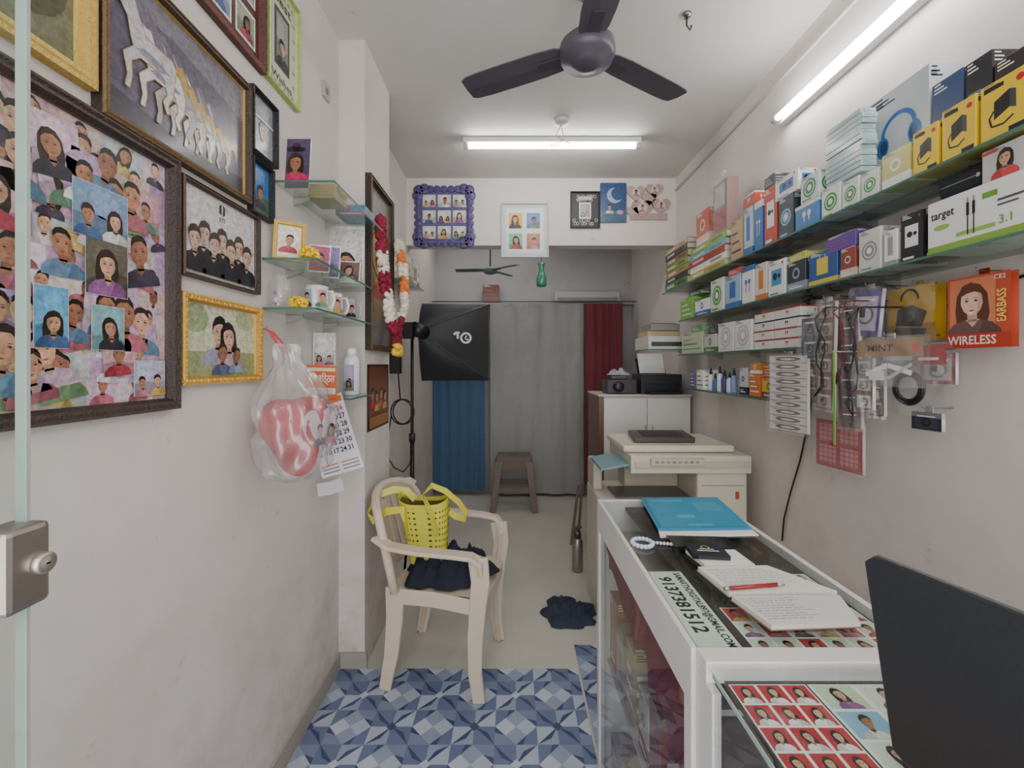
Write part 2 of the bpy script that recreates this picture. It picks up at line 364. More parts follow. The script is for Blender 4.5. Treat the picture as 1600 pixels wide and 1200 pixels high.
# floor mat
def mat_floor(name,x0,x1,y0,y1,label,off=0):
    s=.160; mb=MB(); z=.003+off
    mb.box(x0,x1,y0,y1,.0005,z,C(124,136,164))
    A=C(176,186,204);B=C(104,118,152);D=C(66,74,110);E=C(146,158,182);G=C(192,200,214)
    nx=int((x1-x0)/s)+1; ny=int((y1-y0)/s)+1
    def cl(pts,col,h):
        for ax,lim,sg in ((0,x0,1),(0,x1,-1),(1,y0,1),(1,y1,-1)):
            o=[]
            for i in range(len(pts)):
                a,b=pts[i-1],pts[i]; ia=(a[ax]-lim)*sg>=0; ib=(b[ax]-lim)*sg>=0
                if ia!=ib:
                    t=(lim-a[ax])/(b[ax]-a[ax]); o.append((a[0]+(b[0]-a[0])*t,a[1]+(b[1]-a[1])*t))
                if ib: o.append(b)
            pts=o
            if len(pts)<3: return
        mb.poly([(p[0],p[1],z+h) for p in pts],col)
    h=s/2
    for i in range(nx+1):
        for j in range(ny+1):
            cx=x0+i*s; cy=y1-j*s
            if (i+j)%2:
                # light diamond of four squares, each split into a light and a mid triangle
                q=[(cx+h,cy),(cx,cy+h),(cx-h,cy),(cx,cy-h)]
                for k in range(4):
                    a=q[k]; b=q[(k+1)%4]; c2=q[(k-1)%4]; ma=((a[0]+b[0])/2,(a[1]+b[1])/2); mc=((a[0]+c2[0])/2,(a[1]+c2[1])/2)
                    cl([(cx,cy),ma,a,mc],[A,E,G,E][k],.0004)
                    # corner triangles around the diamond
                    cn=(a[0]+b[0]-cx,a[1]+b[1]-cy); cl([a,cn,b],B if k%2 else C(124,136,164),.0003)
                    cl([ma,((a[0]*2+cn[0])/3,(a[1]*2+cn[1])/3),a],D,.0005)
            else:
                # angular pinwheel: eight triangles around the centre
                c4=[(cx+h,cy+h),(cx-h,cy+h),(cx-h,cy-h),(cx+h,cy-h)]; m4=[(cx,cy+h),(cx-h,cy),(cx,cy-h),(cx+h,cy)]
                for k in range(4):
                    cl([(cx,cy),c4[k],m4[k]],[E,B,E,B][k],.0003); cl([(cx,cy),m4[k],c4[(k+1)%4]],[B,A,B,A][k],.0003)
                    d=((c4[k][0]-cx),(c4[k][1]-cy)); n=(-d[1]*.16,d[0]*.16); md=(cx+d[0]*.5,cy+d[1]*.5)
                    cl([(cx,cy),(md[0]+n[0],md[1]+n[1]),c4[k]],D,.0006)
                r=h*.26; cl([(cx+r,cy),(cx,cy+r),(cx-r,cy),(cx,cy-r)],G if j%2 else D,.0009)
    mk(name,mb,cm('vinyl_mat',.4,var=.1,scale=20),label=label,cat='floor mat')
mat_floor('floor_mat',-.785,.30,-.5,2.0,'blue and grey geometric star patterned vinyl floor mat')
mat_floor('floor_mat',.31,.75,-.5,2.17,'blue patterned vinyl floor mat running beneath the glass counter')

# door
g=MB(); g.box(-.606,-.594,-.3,.531,.01,2.25,C(200,225,215),0)
d1=mk('door_1',g,[glass('door_glass',(.93,.965,.95,1),.0)],kind='structure'); BASE[d1.name]=Vector((0,0,0))
e=MB(); e.box(-.607,-.593,.5315,.536,.01,2.25,C(158,168,163)); mk('edge_strip',e,cm('edge',.5,var=.1),d1)
lk=MB(); lk.box(-.622,-.576,.495,.545,1.108,1.208,C(184,176,170)); mk('lock_body',lk,METAL(),d1,label='brushed steel patch lock on the glass door',bevel=.007)
lk=MB(); lk.lathe([(.0,.0),(.013,0),(.013,.008),(.010,.010),(0,.010)],(-.577,.532,1.158),C(205,196,186),20,'X'); lk.box(-.5665,-.5660,.530,.534,1.157,1.159,BLACK); mk('lock_cylinder',lk,METAL(),d1)

# ------------------------------------------------------------ LEFT WALL frames
X0=-.799; XM=-.782
def LF(p0,p1,yt,yb):
    Y0=yw(p0,XM); Y1=yw(p1,XM); return (X0,Y0,zz(yb,Y1)),Y1-Y0,(yb-yt)*Y1/F
def p_landscape(sh,w,h):
    sh.rect(0,0,w,h,C(110,110,84),1); sh.rect(0,h*.45,w,h,C(146,154,136),2); sh.ell(w*.55,h*.3,w*.4,h*.2,C(84,84,58),3)
    sh.ell(w*.3,h*.75,w*.25,h*.2,C(74,88,60),3)
def p_collage(sh,w,h):
    sh.rect(0,0,w,h,C(160,120,160),1); rows=11
    soft=[C(190,158,188),C(200,174,192),C(176,158,188),C(200,184,180),C(168,140,174),C(186,166,156),C(172,178,178),C(196,160,164),C(208,196,204)]
    cols=[C(216,208,212),C(190,166,184),C(166,96,108),C(96,128,154),C(186,164,96),C(72,62,80),C(120,150,110),C(196,110,130)]
    hh=h/rows
    for r in range(rows):
        u=random.uniform(-.03,0); v=r*hh
        while u<w:
            cw=random.uniform(.062,.10); a,b=max(0,u),min(w,u+cw)
            if b-a>.004:
                sh.rect(a,v,b,v+hh,jit(random.choice(soft),.1),2)
                if b-a>.05:
                    s=min(hh*.66,(b-a)*.62)*random.uniform(.85,1.1); cu=(a+b)/2; cv=v+hh*random.uniform(.45,.55)
                    cu=min(max(cu,s*.8),w-s*.8); cv=min(max(cv,s),h-s*.85)
                    sh.T=(random.uniform(-.3,.3),cu,cv); bust(sh,cu,cv,s,4+12*((r)%2),baby=random.random()<.7,fem=random.random()<.2,cloth=jit(random.choice(cols),.2)); sh.T=None
            u+=cw
    for i in range(7):
        for j in range(8):
            if random.random()<.36: continue
            q=random.uniform(.033,.050); cu=min(max(w*(.13+.13*i)+random.uniform(-.02,.02),q*1.5),w-q*1.5); cv=min(max(h*(.08+.12*j)+random.uniform(-.02,.02),q*1.6),h-q*1.6)
            L=30+11*((i+j)%2); sh.T=(random.uniform(-.25,.25),cu,cv)
            if random.random()<.3: snap(sh,cu-q,cv-q*1.15,cu+q,cv+q*1.15,L,baby=True)
            else: bust(sh,cu,cv,q*1.3,L,baby=True,cloth=jit(random.choice(cols),.2))
            sh.T=None
    L=54
    for (a,b,c,d,n,bg) in ((.46,.60,.74,.79,2,C(120,146,178)),(.30,.20,.44,.40,1,C(96,160,196)),(.52,.40,.74,.60,1,C(96,92,78)),(.55,.2,.72,.36,1,C(126,166,172)),(.78,.02,.98,.16,2,C(176,174,194))):
        sh.rect(a*w-.001,b*h-.001,c*w+.001,d*h+.001,C(214,208,210),L); snap(sh,a*w,b*h,c*w,d*h,L+1,n,bg)
HORSE=[(0,.78),(.03,.71),(.12,.74),(.2,.66),(.24,.5),(.27,.42),(.15,.3),(.2,.12),(.17,0),(.23,0),(.26,.12),(.25,.27),(.36,.36),(.6,.36),(.68,.34),(.72,.2),(.66,.1),(.72,0),(.77,.02),(.74,.1),(.82,.22),(.84,.4),(.86,.52),(.8,.6),(.55,.6),(.42,.62),(.34,.78),(.27,.92),(.21,.98),(.18,.92),(.1,.88)]
def p_horses(sh,w,h):
    sh.rect(0,0,w,h,C(96,90,104),1); sh.pg([(0,h*.8),(w*.4,h*.84),(w,h*.7),(w,h),(0,h)],C(124,118,128),2)
    sh.pg([(0,0),(w,0),(w,h*.16),(w*.5,h*.1),(0,h*.2)],C(66,62,72),2)
    L=4
    for i,(u,v,s) in enumerate(((.60,.10,.42),(.50,.10,.45),(.41,.1,.48),(.31,.12,.51),(.21,.14,.54),(.11,.18,.56),(.02,.24,.58))):
        P=[((u+a*s*.78)*w,(v+b*s*1.22)*h) for a,b in HORSE]
        sh.pg(P,[C(190,184,188),C(166,160,170),C(212,206,206)][i%3],L); sh.line(P+[P[0]],.002,C(176,146,80),L+1)
        M=[((u+a*s*.78)*w,(v+b*s*1.22)*h) for a,b in ((.2,.96),(.28,1.0),(.40,.9),(.52,.72),(.44,.70),(.36,.72),(.30,.86))]
        sh.pg(M,C(110,104,118),L+2); sh.ell((u+.07*s)*w,(v+.8*s*1.22)*h,.004,.004,BLACK,L+2,6)
        sh.pg([((u+a*s*.78)*w,(v+b*s*1.22)*h) for a,b in ((.3,.42),(.6,.37),(.78,.42),(.6,.47),(.4,.48))],C(140,134,146),L+2)
        T=[((u+a*s*.78)*w,(v+b*s*1.22)*h) for a,b in ((.84,.56),(.95,.62),(1.04,.5),(1.0,.3),(.94,.46),(.86,.5))]
        sh.pg(T,C(180,150,84),L+2); L+=3
def p_band(sh,w,h):
    sh.rect(0,0,w,h,C(204,200,198),1); sh.rect(w*.03,h*.02,w*.97,h*.2,C(150,148,150),2)
    for i in range(7):
        f=(i%2)*.09; s=h*.27; cu=w*(.14+.12*i); cv=h*(.36+f); L=3+9*(1-i%2)
        sh.pg([(cu-s*.7,h*.04),(cu+s*.7,h*.04),(cu+s*.74,cv-s*.8),(cu-s*.74,cv-s*.8)],C(44,42,50),L)
        bust(sh,cu,cv,s,L,skin=C(196,164,146),hair=C(58,46,42),cloth=C(44,42,50))
    sh.pg([(w*.46,h*.84),(w*.49,h*.82),(w*.49,h*.96),(w*.46,h*.94)],BLACK,3); sh.pg([(w*.51,h*.82),(w*.54,h*.84),(w*.54,h*.94),(w*.51,h*.96)],BLACK,3)
    sh.text('BTS',w*.5,h*.765,h*.07,BLACK,3)
def p_family(sh,w,h):
    sh.rect(0,0,w,h,C(200,202,172),1); sh.rect(0,0,w,h*.35,C(150,156,112),2); sh.ell(w*.15,h*.8,w*.16,h*.2,C(150,164,124),2); sh.ell(w*.85,h*.85,w*.16,h*.15,C(170,178,138),2)
    bust(sh,w*.44,h*.56,h*.40,3,cloth=C(150,150,172),skin=C(200,160,134)); bust(sh,w*.58,h*.5,h*.38,11,cloth=C(186,160,168),fem=True,skin=C(206,166,142)); bust(sh,w*.48,h*.28,h*.26,19,cloth=C(84,94,128),baby=True); bust(sh,w*.68,h*.26,h*.22,27,cloth=C(136,152,186),baby=True)
DB=C(52,40,36);DB2=C(84,67,60)
O,w,h=LF(-110,150,-240,143); pframe('picture_frame','gold bordered landscape picture in a heavy frame',O,UL,UV,NL,w,h,.03,.022,C(186,148,62),C(214,184,102),p_landscape)
O,w,h=LF(-130,279,253,638); pframe('picture_frame','large dark carved frame holding a colourful collage of baby photographs',O,UL,UV,NL,w,h,.026,.024,DB,DB2,p_collage,ls=.00012)
O,w,h=LF(156,392,137,320); pframe('picture_frame','dark gold-trimmed frame with embossed running white horses',O,UL,UV,NL,w,h,.02,.022,C(56,44,36),C(112,86,50),p_horses,inner=GOLD,ls=.0002)
O,w,h=LF(286,407,340,461); pframe('picture_frame','black framed group photo of seven performers in dark suits',O,UL,UV,NL,w,h,.011,.018,C(46,35,31),C(96,78,60),p_band,ls=.0002)
O,w,h=LF(284,409,482,595); pframe('picture_frame','ornate gold frame with a family photo on grass',O,UL,UV,NL,w,h,.020,.02,C(186,138,50),C(218,176,86),p_family,beads=.012,ls=.0002)
def p_hearts(sh,w,h):
    sh.rect(0,0,w,h,C(90,48,44),1)
    for i in range(2):
        for j in range(3): sh.rect(w*(.1+.45*i),h*(.06+.3*j),w*(.48+.45*i),h*(.3+.3*j),WHITE,2); snap(sh,w*(.13+.45*i),h*(.08+.3*j),w*(.45+.45*i),h*(.28+.3*j),3)
O,w,h=LF(312,416,-110,118); pframe('picture_frame','reddish brown frame with several small photo openings',O,UL,UV,NL,w,h,.02,.02,C(84,46,42),C(112,68,60),p_hearts)
def p_wishes(sh,w,h):
    sh.rect(0,0,w,h,C(198,206,182),1)
    for i in range(22):
        t=i/22*2*math.pi; sh.ell(w*.5+w*.42*max(-1,min(1,1.3*math.cos(t))),h*.5+h*.45*max(-1,min(1,1.3*math.sin(t))),w*.05,w*.04,C(140,170,70),2,6)
    sh.rect(w*.24,h*.22,w*.76,h*.78,C(70,70,60),3); snap(sh,w*.3,h*.26,w*.7,h*.74,4,1,C(150,150,145))
    sh.text('Best',w*.5,h*.87,h*.13,C(50,70,36),4,w*.6); sh.text('Wishes',w*.5,h*.11,h*.1,C(36,56,36),4,w*.7)
O,w,h=LF(421,469,20,176); pframe('picture_frame','cream and green greeting frame with leaf border and small portrait',O,UL,UV,NL,w,h,.008,.018,C(166,184,98),C(196,206,150),p_wishes,pm=PRINT())
def p_glass_glint(sh,w,h): sh.rect(0,0,w,h,C(150,152,156),1); bust(sh,w*.5,h*.4,w*.4,2,cloth=C(130,130,140),hair=C(96,96,96)); sh.rect(w*.0,h*.62,w,h*.65,WHITE,11)  # white strip is the tube's reflection painted onto the print
O,w,h=LF(395,434,172,265); pframe('picture_frame','narrow black frame with a faded portrait and a painted tube reflection',O,UL,UV,NL,w,h,.009,.02,BLACK,C(50,50,55),p_glass_glint)
def p_blue(sh,w,h): sh.rect(0,0,w,h,C(60,114,176),1); sh.rect(0,0,w,h*.4,C(80,104,76),2); bust(sh,w*.5,h*.4,w*.42,3,cloth=C(50,50,80))
O,w,h=LF(395,428,268,350); pframe('picture_frame','small black frame with a bright blue outdoor portrait',O,UL,UV,NL,w,h,.009,.02,BLACK,C(40,44,60),p_blue)
b=MB(); b.box(-.7995,-.790,1.83,1.89,2.535,2.60,C(176,170,164)); b.box(-.79,-.787,1.85,1.87,2.555,2.58,C(110,106,102)); mk('switch_plate',b,PLAST(),label='small grey electrical plate on the upper wall',cat='switch',bevel=.003)

# ------------------------------------------------------------ left glass shelves
GE=lambda: cm('glass_edge_green',.12,var=.1,scale=30)
def gshelf(label,x0,x1,y0,y1,z,group,side=1,nb=2):
    e=thing('glass_shelf',label,'shelf',((x0+x1)/2,(y0+y1)/2,z),group)
    t=.008; g=MB(); g.box(x0,x1,y0,y1,z,z+t,WHITE)
    mk('glass_pane',g,glass('shelf_glass',(.84,.91,.88,1),.02,.03,.06,(.5,.58,.55,1)),e)
    ed=MB(); q=.0006; G=C(74,112,98)
    xf=x1+q if side>0 else x0-q
    ed.box(min(xf,xf-side*.002),max(xf,xf-side*.002),y0,y1,z+.0005,z+t-.0005,G); ed.box(x0+.001,x1-.001,y0-q,y0+.001,z+.0005,z+t-.0005,G)
    mk('polished_edge',ed,GE(),e)
    for i in range(nb):
        y=y0+(y1-y0)*(i+.5)/nb; b=MB()
        xw=x0 if side>0 else x1
        b.add([(xw,y-.006,z-.03),(xw,y+.006,z-.03),(xw,y-.006,z-.001),(xw,y+.006,z-.001),(xw+side*.06,y-.006,z-.001),(xw+side*.06,y+.006,z-.001),(xw+side*.06,y-.006,z-.008),(xw+side*.06,y+.006,z-.008)],[[0,2,4,6],[1,7,5,3],[0,1,3,2],[2,3,5,4],[4,5,7,6],[6,7,1,0]],C(200,200,200))
        mk('bracket',b,METAL(),e)
    return e
S1,S2,S3,S4=2.012,1.735,1.576,1.262
gl='glass shelves beside the framed photos'
gshelf('clear glass shelf holding a photo print and small boxes',-.799,-.595,1.46,2.0,S1,gl)
gshelf('clear glass shelf crowded with photo gifts and pom flowers',-.799,-.625,1.39,2.0,S2,gl)
gshelf('clear glass shelf carrying printed mugs',-.799,-.625,1.39,2.0,S3,gl)
gshelf('short glass shelf holding a white printed bottle',-.799,-.63,1.70,2.0,S4,gl,nb=1)

def standee(name,label,cat,px0,px1,pyt,Y,zb,paint,col=WHITE,ang=0,lean=.02):
    s=Y/F; x0=xx(px0,Y);x1=xx(px1,Y);w=x1-x0; h=zz(pyt,Y)-zb
    ca,sa=math.cos(ang),math.sin(ang); U=Vector((ca,sa,0)); V=Vector((0,lean,h)).normalized(); N=U.cross(V)*1; N=-N if N.y>0 else N
    O=Vector((x0,Y,zb)); mb=MB(); t=.004
    A=[O,O+U*w,O+U*w+V*h,O+V*h]; Bk=[p-N*t for p in A]
    mb.add(A+Bk,[[0,1,2,3],[7,6,5,4],[0,4,5,1],[1,5,6,2],[2,6,7,3],[3,7,4,0]],col)
    sh=Sh(O,U,V,N,ls=.0003); paint(sh,w,h); mb.merge(sh)
    return mk(name,mb,PHOTO(),label=label,cat=cat)
def pp_pink(sh,w,h): sh.rect(0,0,w,h,C(80,72,96),1); bust(sh,w*.5,h*.45,min(w*.62,h*.45),2,cloth=C(206,40,100),fem=True); sh.ell(w*.5,h*.78,w*.34,h*.05,C(40,30,40),11); sh.ell(w*.5,h*.82,w*.17,h*.09,C(60,40,60),11)
standee('photo_print','glossy photo of a woman in pink wearing a hat','photo',438,482,212,1.53,S1+.009,pp_pink)
def boxat(name,label,cat,x0,x1,y0,y1,z0,z1,c1,c2,kind='band',group=None,txt=None,yaw=0):
    Mx=None
    if yaw:
        c=Vector(((x0+x1)/2,(y0+y1)/2,0)); Mx=Matrix.Translation(c)@Matrix.Rotation(yaw,4,'Z')@Matrix.Translation(-c)
    mb=MB(Mx); mb.box(x0,x1,y0,y1,z0,z1,jit(c1,.05))
    for (O,U,N,w) in (((x0,y1,z0),UR,NR,y1-y0),((x0,y0,z0),UF,NF,x1-x0),((x1,y0,z0),UL,NL,y1-y0)):
        sh=Sh(O,U,UV,N,M=Mx,ls=.0003); design(sh,w,z1-z0,kind,c1,c2,txt); mb.merge(sh)
    sh=Sh((x0,y0,z1),(1,0,0),(0,1,0),(0,0,1),M=Mx); sh.rect((x1-x0)*.08,(y1-y0)*.48,(x1-x0)*.92,(y1-y0)*.5,K(c1,.6),1); sh.rect((x1-x0)*.1,(y1-y0)*.1,(x1-x0)*.5,(y1-y0)*.3,c2,1); mb.merge(sh)
    return mk(name,mb,GLOSSP(),label=label,cat=cat,group=group,bevel=.0012)
def design(sh,w,h,kind,c1,c2,txt=None):
    dk=BLACK; lt=WHITE; ink=C(60,60,66) if sum(c1[:3])>.9 else lt
    r=min(w,h)
    sh.rect(w*.0,h*.0,w,h*.012,K(c1,.5),1)
    for k in range(3): sh.rect(w*.08,h*(.965-.035*k),w*(.3+.1*((k*7)%3)),h*(.98-.035*k),ink,1)
    if kind=='band': sh.rect(0,0,w,h*.3,c2,1); sh.ell(w*.5,h*.6,r*.2,r*.2,c2,1); sh.ell(w*.5,h*.6,r*.12,r*.12,K(c1,.8),2); sh.rect(w*.15,h*.1,w*.85,h*.14,lt,2); sh.rect(w*.15,h*.18,w*.6,h*.2,lt,2)
    elif kind=='circle': sh.ell(w*.5,h*.5,r*.36,r*.36,c2,1,20); sh.ring(w*.5,h*.5,r*.28,r*.05,c1,2); sh.ell(w*.5,h*.5,r*.12,r*.12,lt,2); sh.rect(w*.1,h*.06,w*.6,h*.11,c2,1)
    elif kind=='phones':
        sh.ring(w*.55,h*.60,r*.28,r*.06,c2,2,18,-10,190); 
        for q in (-1,1): sh.ell(w*.55+q*r*.25,h*.52,r*.10,r*.15,c2,3); sh.ell(w*.55+q*r*.23,h*.52,r*.06,r*.10,K(c2,.4),4)
        sh.rect(w*.05,h*.9,w*.3,h*.94,C(120,120,130),1); sh.rect(w*.1,h*.04,w*.9,h*.07,C(150,150,160),1)
    elif kind=='buds':
        for q in (-1,1): sh.ell(w*.5+q*r*.14,h*.58,r*.1,r*.12,c2,2); sh.rect(w*.5+q*r*.14-r*.03,h*.3,w*.5+q*r*.14+r*.03,h*.55,c2,2)
        sh.rect(0,h*.86,w,h,c2,1)
    elif kind=='charger':
        sh.pg([(w*.3,h*.35),(w*.62,h*.45),(w*.62,h*.75),(w*.3,h*.65)],dk,2); sh.pg([(w*.62,h*.45),(w*.75,h*.4),(w*.75,h*.7),(w*.62,h*.75)],C(60,60,64),2)
        sh.line([(w*.3,h*.5),(w*.2,h*.4),(w*.25,h*.25),(w*.5,h*.22),(w*.7,h*.3)],r*.04,dk,3); sh.rect(w*.08,h*.86,w*.5,h*.93,dk,2); sh.rect(w*.6,h*.05,w*.95,h*.13,dk,2); sh.ell(w*.83,h*.85,r*.08,r*.08,RED,2)
    elif kind=='lines':
        for i in range(3): sh.rect(w*.1,h*(.2+.22*i),w*(.9-.15*i),h*(.26+.22*i),c2,1)
    elif kind=='cam': sh.rect(w*.2,h*.3,w*.8,h*.75,c2,2); sh.ell(w*.42,h*.56,r*.13,r*.13,dk,3); sh.ell(w*.66,h*.56,r*.08,r*.08,dk,3); sh.rect(w*.1,h*.05,w*.6,h*.1,c2,1); sh.ell(w*.85,h*.9,r*.05,r*.05,RED,2)
    elif kind=='face': bust(sh,w*.5,h*.48,min(h*.48,w*.6),2,cloth=c2,fem=True); sh.rect(0,h*.85,w*.35,h*.95,c2,2)
    elif kind=='plug': sh.rect(w*.3,h*.3,w*.7,h*.8,c2,2); sh.rect(w*.38,h*.8,w*.44,h*.9,C(150,150,150),2); sh.rect(w*.56,h*.8,w*.62,h*.9,C(150,150,150),2); sh.rect(0,0,w,h*.16,c2,1)
    if txt: sh.text(txt[0],w*txt[1],h*txt[2],h*txt[3],txt[4],6,txt[5] if len(txt)>5 else None)
boxat('gift_box','small printed cardboard gift box','box',-.76,-.66,1.62,1.74,S1+.009,S1+.06,C(190,156,96),C(60,140,150),'lines')
boxat('gift_box','blue wrapped book-like box','box',-.73,-.61,1.80,1.93,S1+.009,S1+.05,C(60,120,166),C(190,80,110),'band')
# shelf 2
def p_baby(sh,w,h): sh.rect(0,0,w,h,C(225,212,200),1); bust(sh,w*.5,h*.48,min(w,h)*.5,2,baby=True)
pframe('tabletop_frame','small gold frame with a child portrait leaning on the shelf',(-.785,1.42,S2+.009),(.80,.6,0),(0,.1,.995),(.6,-.8,0),.098,.135,.013,.012,C(200,160,66),C(222,188,102),p_baby,ls=.0002)
def p_snap(n=1,bg=None,baby=False): 
    def f(sh,w,h): sh.rect(0,0,w,h,WHITE,0.5); snap(sh,w*.05,h*.05,w*.95,h*.95,1,n,bg,baby)
    return f
standee('photo_print','portrait photo print leaning on the wall','photo',480,512,378,1.60,S2+.009,p_snap(1,C(170,84,120)),ang=.5)
standee('photo_print','photo print of a couple on lilac card','photo',500,528,380,1.72,S2+.009,p_snap(2,C(140,120,176)),ang=.3)
standee('photo_print','tall baby photo print on pale card','photo',512,566,350,1.90,S2+.009,p_snap(1,C(210,205,200),True),ang=.1)
standee('photo_print','small brown toned photo card','photo',528,560,405,1.82,S2+.009,p_snap(1,C(110,82,72)),ang=.2)
def pom(x,y,z,r,label):
    mb=MB(); 
    for i in range(90):
        a=random.uniform(0,6.283); t=math.acos(random.uniform(-.6,1)); R=r*random.uniform(.8,1)
        mb.sph((x+R*math.sin(t)*math.cos(a),y+R*math.sin(t)*math.sin(a),z+r*.62+R*math.cos(t)*.8),r*.2,jit(C(236,196,20),.2),5,3)
    mb.sph((x,y,z+r*.6),r*.8,C(206,156,10),10,6,(1,1,.8))
    mk('pom_flower',mb,MATTE(),label=label,cat='flower',group='yellow pom flowers on glass shelves')
pom(-.665,1.43,S2+.010,.03,'yellow artificial pom flower lying on the glass shelf')
pom(-.705,1.44,S3+.010,.028,'yellow artificial pom flower lying on the glass shelf')
def mug(x,y,z,r,h,c,label):
    e=thing('photo_mug',label,'mug',(x,y,z),'printed mugs on the glass shelf')
    b=MB(); b.lathe([(r*.9,0),(r,.004),(r,h),(r*.92,h),(r*.88,.006),(0,.006)],(x,y,z),c,24)
    for k in range(2):
        a=-2.0+k*1.3
        P=[];m=8
        for j in range(2):
            for i in range(m+1):
                q=a-.45+.9*i/m; P.append((x+(r+.0008)*math.cos(q),y+(r+.0008)*math.sin(q),z+h*(.15+.7*j)))
        b.add(P,[[i,i+1,m+2+i,m+1+i] for i in range(m)],BG[(k*3+1)%8],0,True)
        U=Vector((-math.sin(a),math.cos(a),0)); N=Vector((math.cos(a),math.sin(a),0))
        sh=Sh(Vector((x,y,z))+N*(r+.001),U,UV,N,ls=.0002); bust(sh,0,h*.5,h*.3,1); b.merge(sh)
    mk('mug_body',b,cm('ceramic',.15,var=.02,coat=.4),e)
    hd=MB(); hd.tube([(x+r*.95,y+.0,z+h*.8),(x+r*1.4,y,z+h*.82),(x+r*1.6,y,z+h*.5),(x+r*1.4,y,z+h*.2),(x+r*.95,y,z+h*.22)],.005,c,8); mk('handle',hd,cm('ceramic'),e)
mug(-.700,1.56,S3+.009,.040,.095,WHITE,'white ceramic mug printed with portrait photos')
mug(-.710,1.72,S3+.009,.040,.095,WHITE,'white ceramic mug printed with portrait photos')
mug(-.715,1.88,S3+.009,.040,.095,C(180,180,196),'pale grey mug with a photo print at the shelf end')
b=MB(); b.lathe([(.03,0),(.034,.02),(.034,.08),(.022,.1),(.024,.11)],(-.758,1.425,S3+.009),WHITE,16); 
e=thing('plastic_jar','small clear plastic jar of trinkets on the shelf','jar',(-.758,1.425,S3+.009)); mk('jar_body',b,FILM(),e)
b=MB(); 
for i in range(14): b.sph((-.758+random.uniform(-.018,.018),1.425+random.uniform(-.018,.018),S3+.02+i*.003),.007,random.choice(CL),6,4)
mk('trinkets',b,PLAST(),e)
standee('photo_print','tall couple portrait standing on the short shelf','photo',489,523,520,1.74,S4+.009,lambda sh,w,h:(sh.rect(0,0,w,h,C(218,216,212),.5),snap(sh,w*.05,h*.5,w*.95,h*.97,1,2,C(205,205,204))),ang=.1,lean=.0)
x,y,z=-.685,1.86,S4+.009
e=thing('water_bottle','white sublimation water bottle with portrait print','bottle',(x,y,z))
b=MB(); b.lathe([(.03,0),(.034,.004),(.034,.145),(.028,.16),(.02,.168)],(x,y,z),C(222,220,228),24)
sh=Sh((x-.02,y-.0350,z+.02),UF,UV,NF,ls=.0002); snap(sh,0,0,.042,.11,1,1,C(170,160,190)); b.merge(sh); mk('bottle_body',b,cm('ceramic'),e)
b=MB(); b.lathe([(.021,.167),(.021,.195),(.015,.2),(0,.2)],(x,y,z),C(235,235,235),18); mk('bottle_cap',b,PLAST(),e)
# calendar
e=thing('wall_calendar','hanging paper calendar with orange header and large dates','calendar',(-.70,1.69,.97))
sh=Sh((-.79,1.672,1.275),(.995,0,-.03),UV,NF); w,h=.118,.125
sh.rect(0,0,w,h,C(216,106,62),1); sh.rect(w*.05,h*.12,w*.95,h*.3,WHITE,2); sh.rect(w*.05,h*.82,w*.95,h*.92,C(240,220,180),2)
sh.text('श्री विठ्ठल',w*.5,h*.58,h*.32,C(250,240,220),3,w*.85)
for i in range(3): sh.line([(w*.1,h*(.15+.05*i)),(w*.88,h*(.15+.05*i))],.0015,C(60,40,40),3)
mk('header_card',sh,PRINT(),e)
a=math.radians(17); U=Vector((math.cos(a),-.12,math.sin(a))).normalized(); V=Vector((-math.sin(a),.0,math.cos(a))); N=U.cross(V); N=-N if N.y>0 else N
sh=Sh((-.74,1.70,.955),U,V,N); w,h=.178,.30
sh.rect(0,0,w,h,C(228,226,232),1); sh.rect(w*.03,h*.9,w*.97,h*.975,C(225,120,60),2)
cal=[['','5','12','19','26'],['','6','13','20','27'],['','7','14','21','28'],['1','8','15','22','29'],['2','9','16','23','30'],['3','10','17','24','31']]
for r,row_ in enumerate(cal):
    for c,t in enumerate(row_):
        if t: sh.text(t,w*(.14+.18*c),h*(.82-.105*r),h*.09,C(200,60,50) if r==0 else C(40,40,60),3,off=.02)
    sh.line([(w*.03,h*(.87-.105*r)),(w*.97,h*(.87-.105*r))],.0008,C(150,150,160),2)
for i in range(3):
    for j in range(2): sh.rect(w*(.06+.48*j),h*(.04+.045*i),w*(.46+.48*j),h*(.055+.045*i),C(210,110,70) if i==2 else C(120,120,130),2)
mk('date_sheet',sh,PRINT(),e)
b=MB(); b.ribbon([(-.76,1.70,.91),(-.71,1.70,.918),(-.66,1.697,.935)],.05,.001,C(205,202,206),(0,.1,1)); mk('curled_page',b,PRINT(),e)
b=MB(); b.tube([(-.73,1.672,1.40),(-.735,1.69,1.30),(-.72,1.698,1.22)],.0012,C(120,110,100),6); mk('hanging_string',b,PLAST(),e)

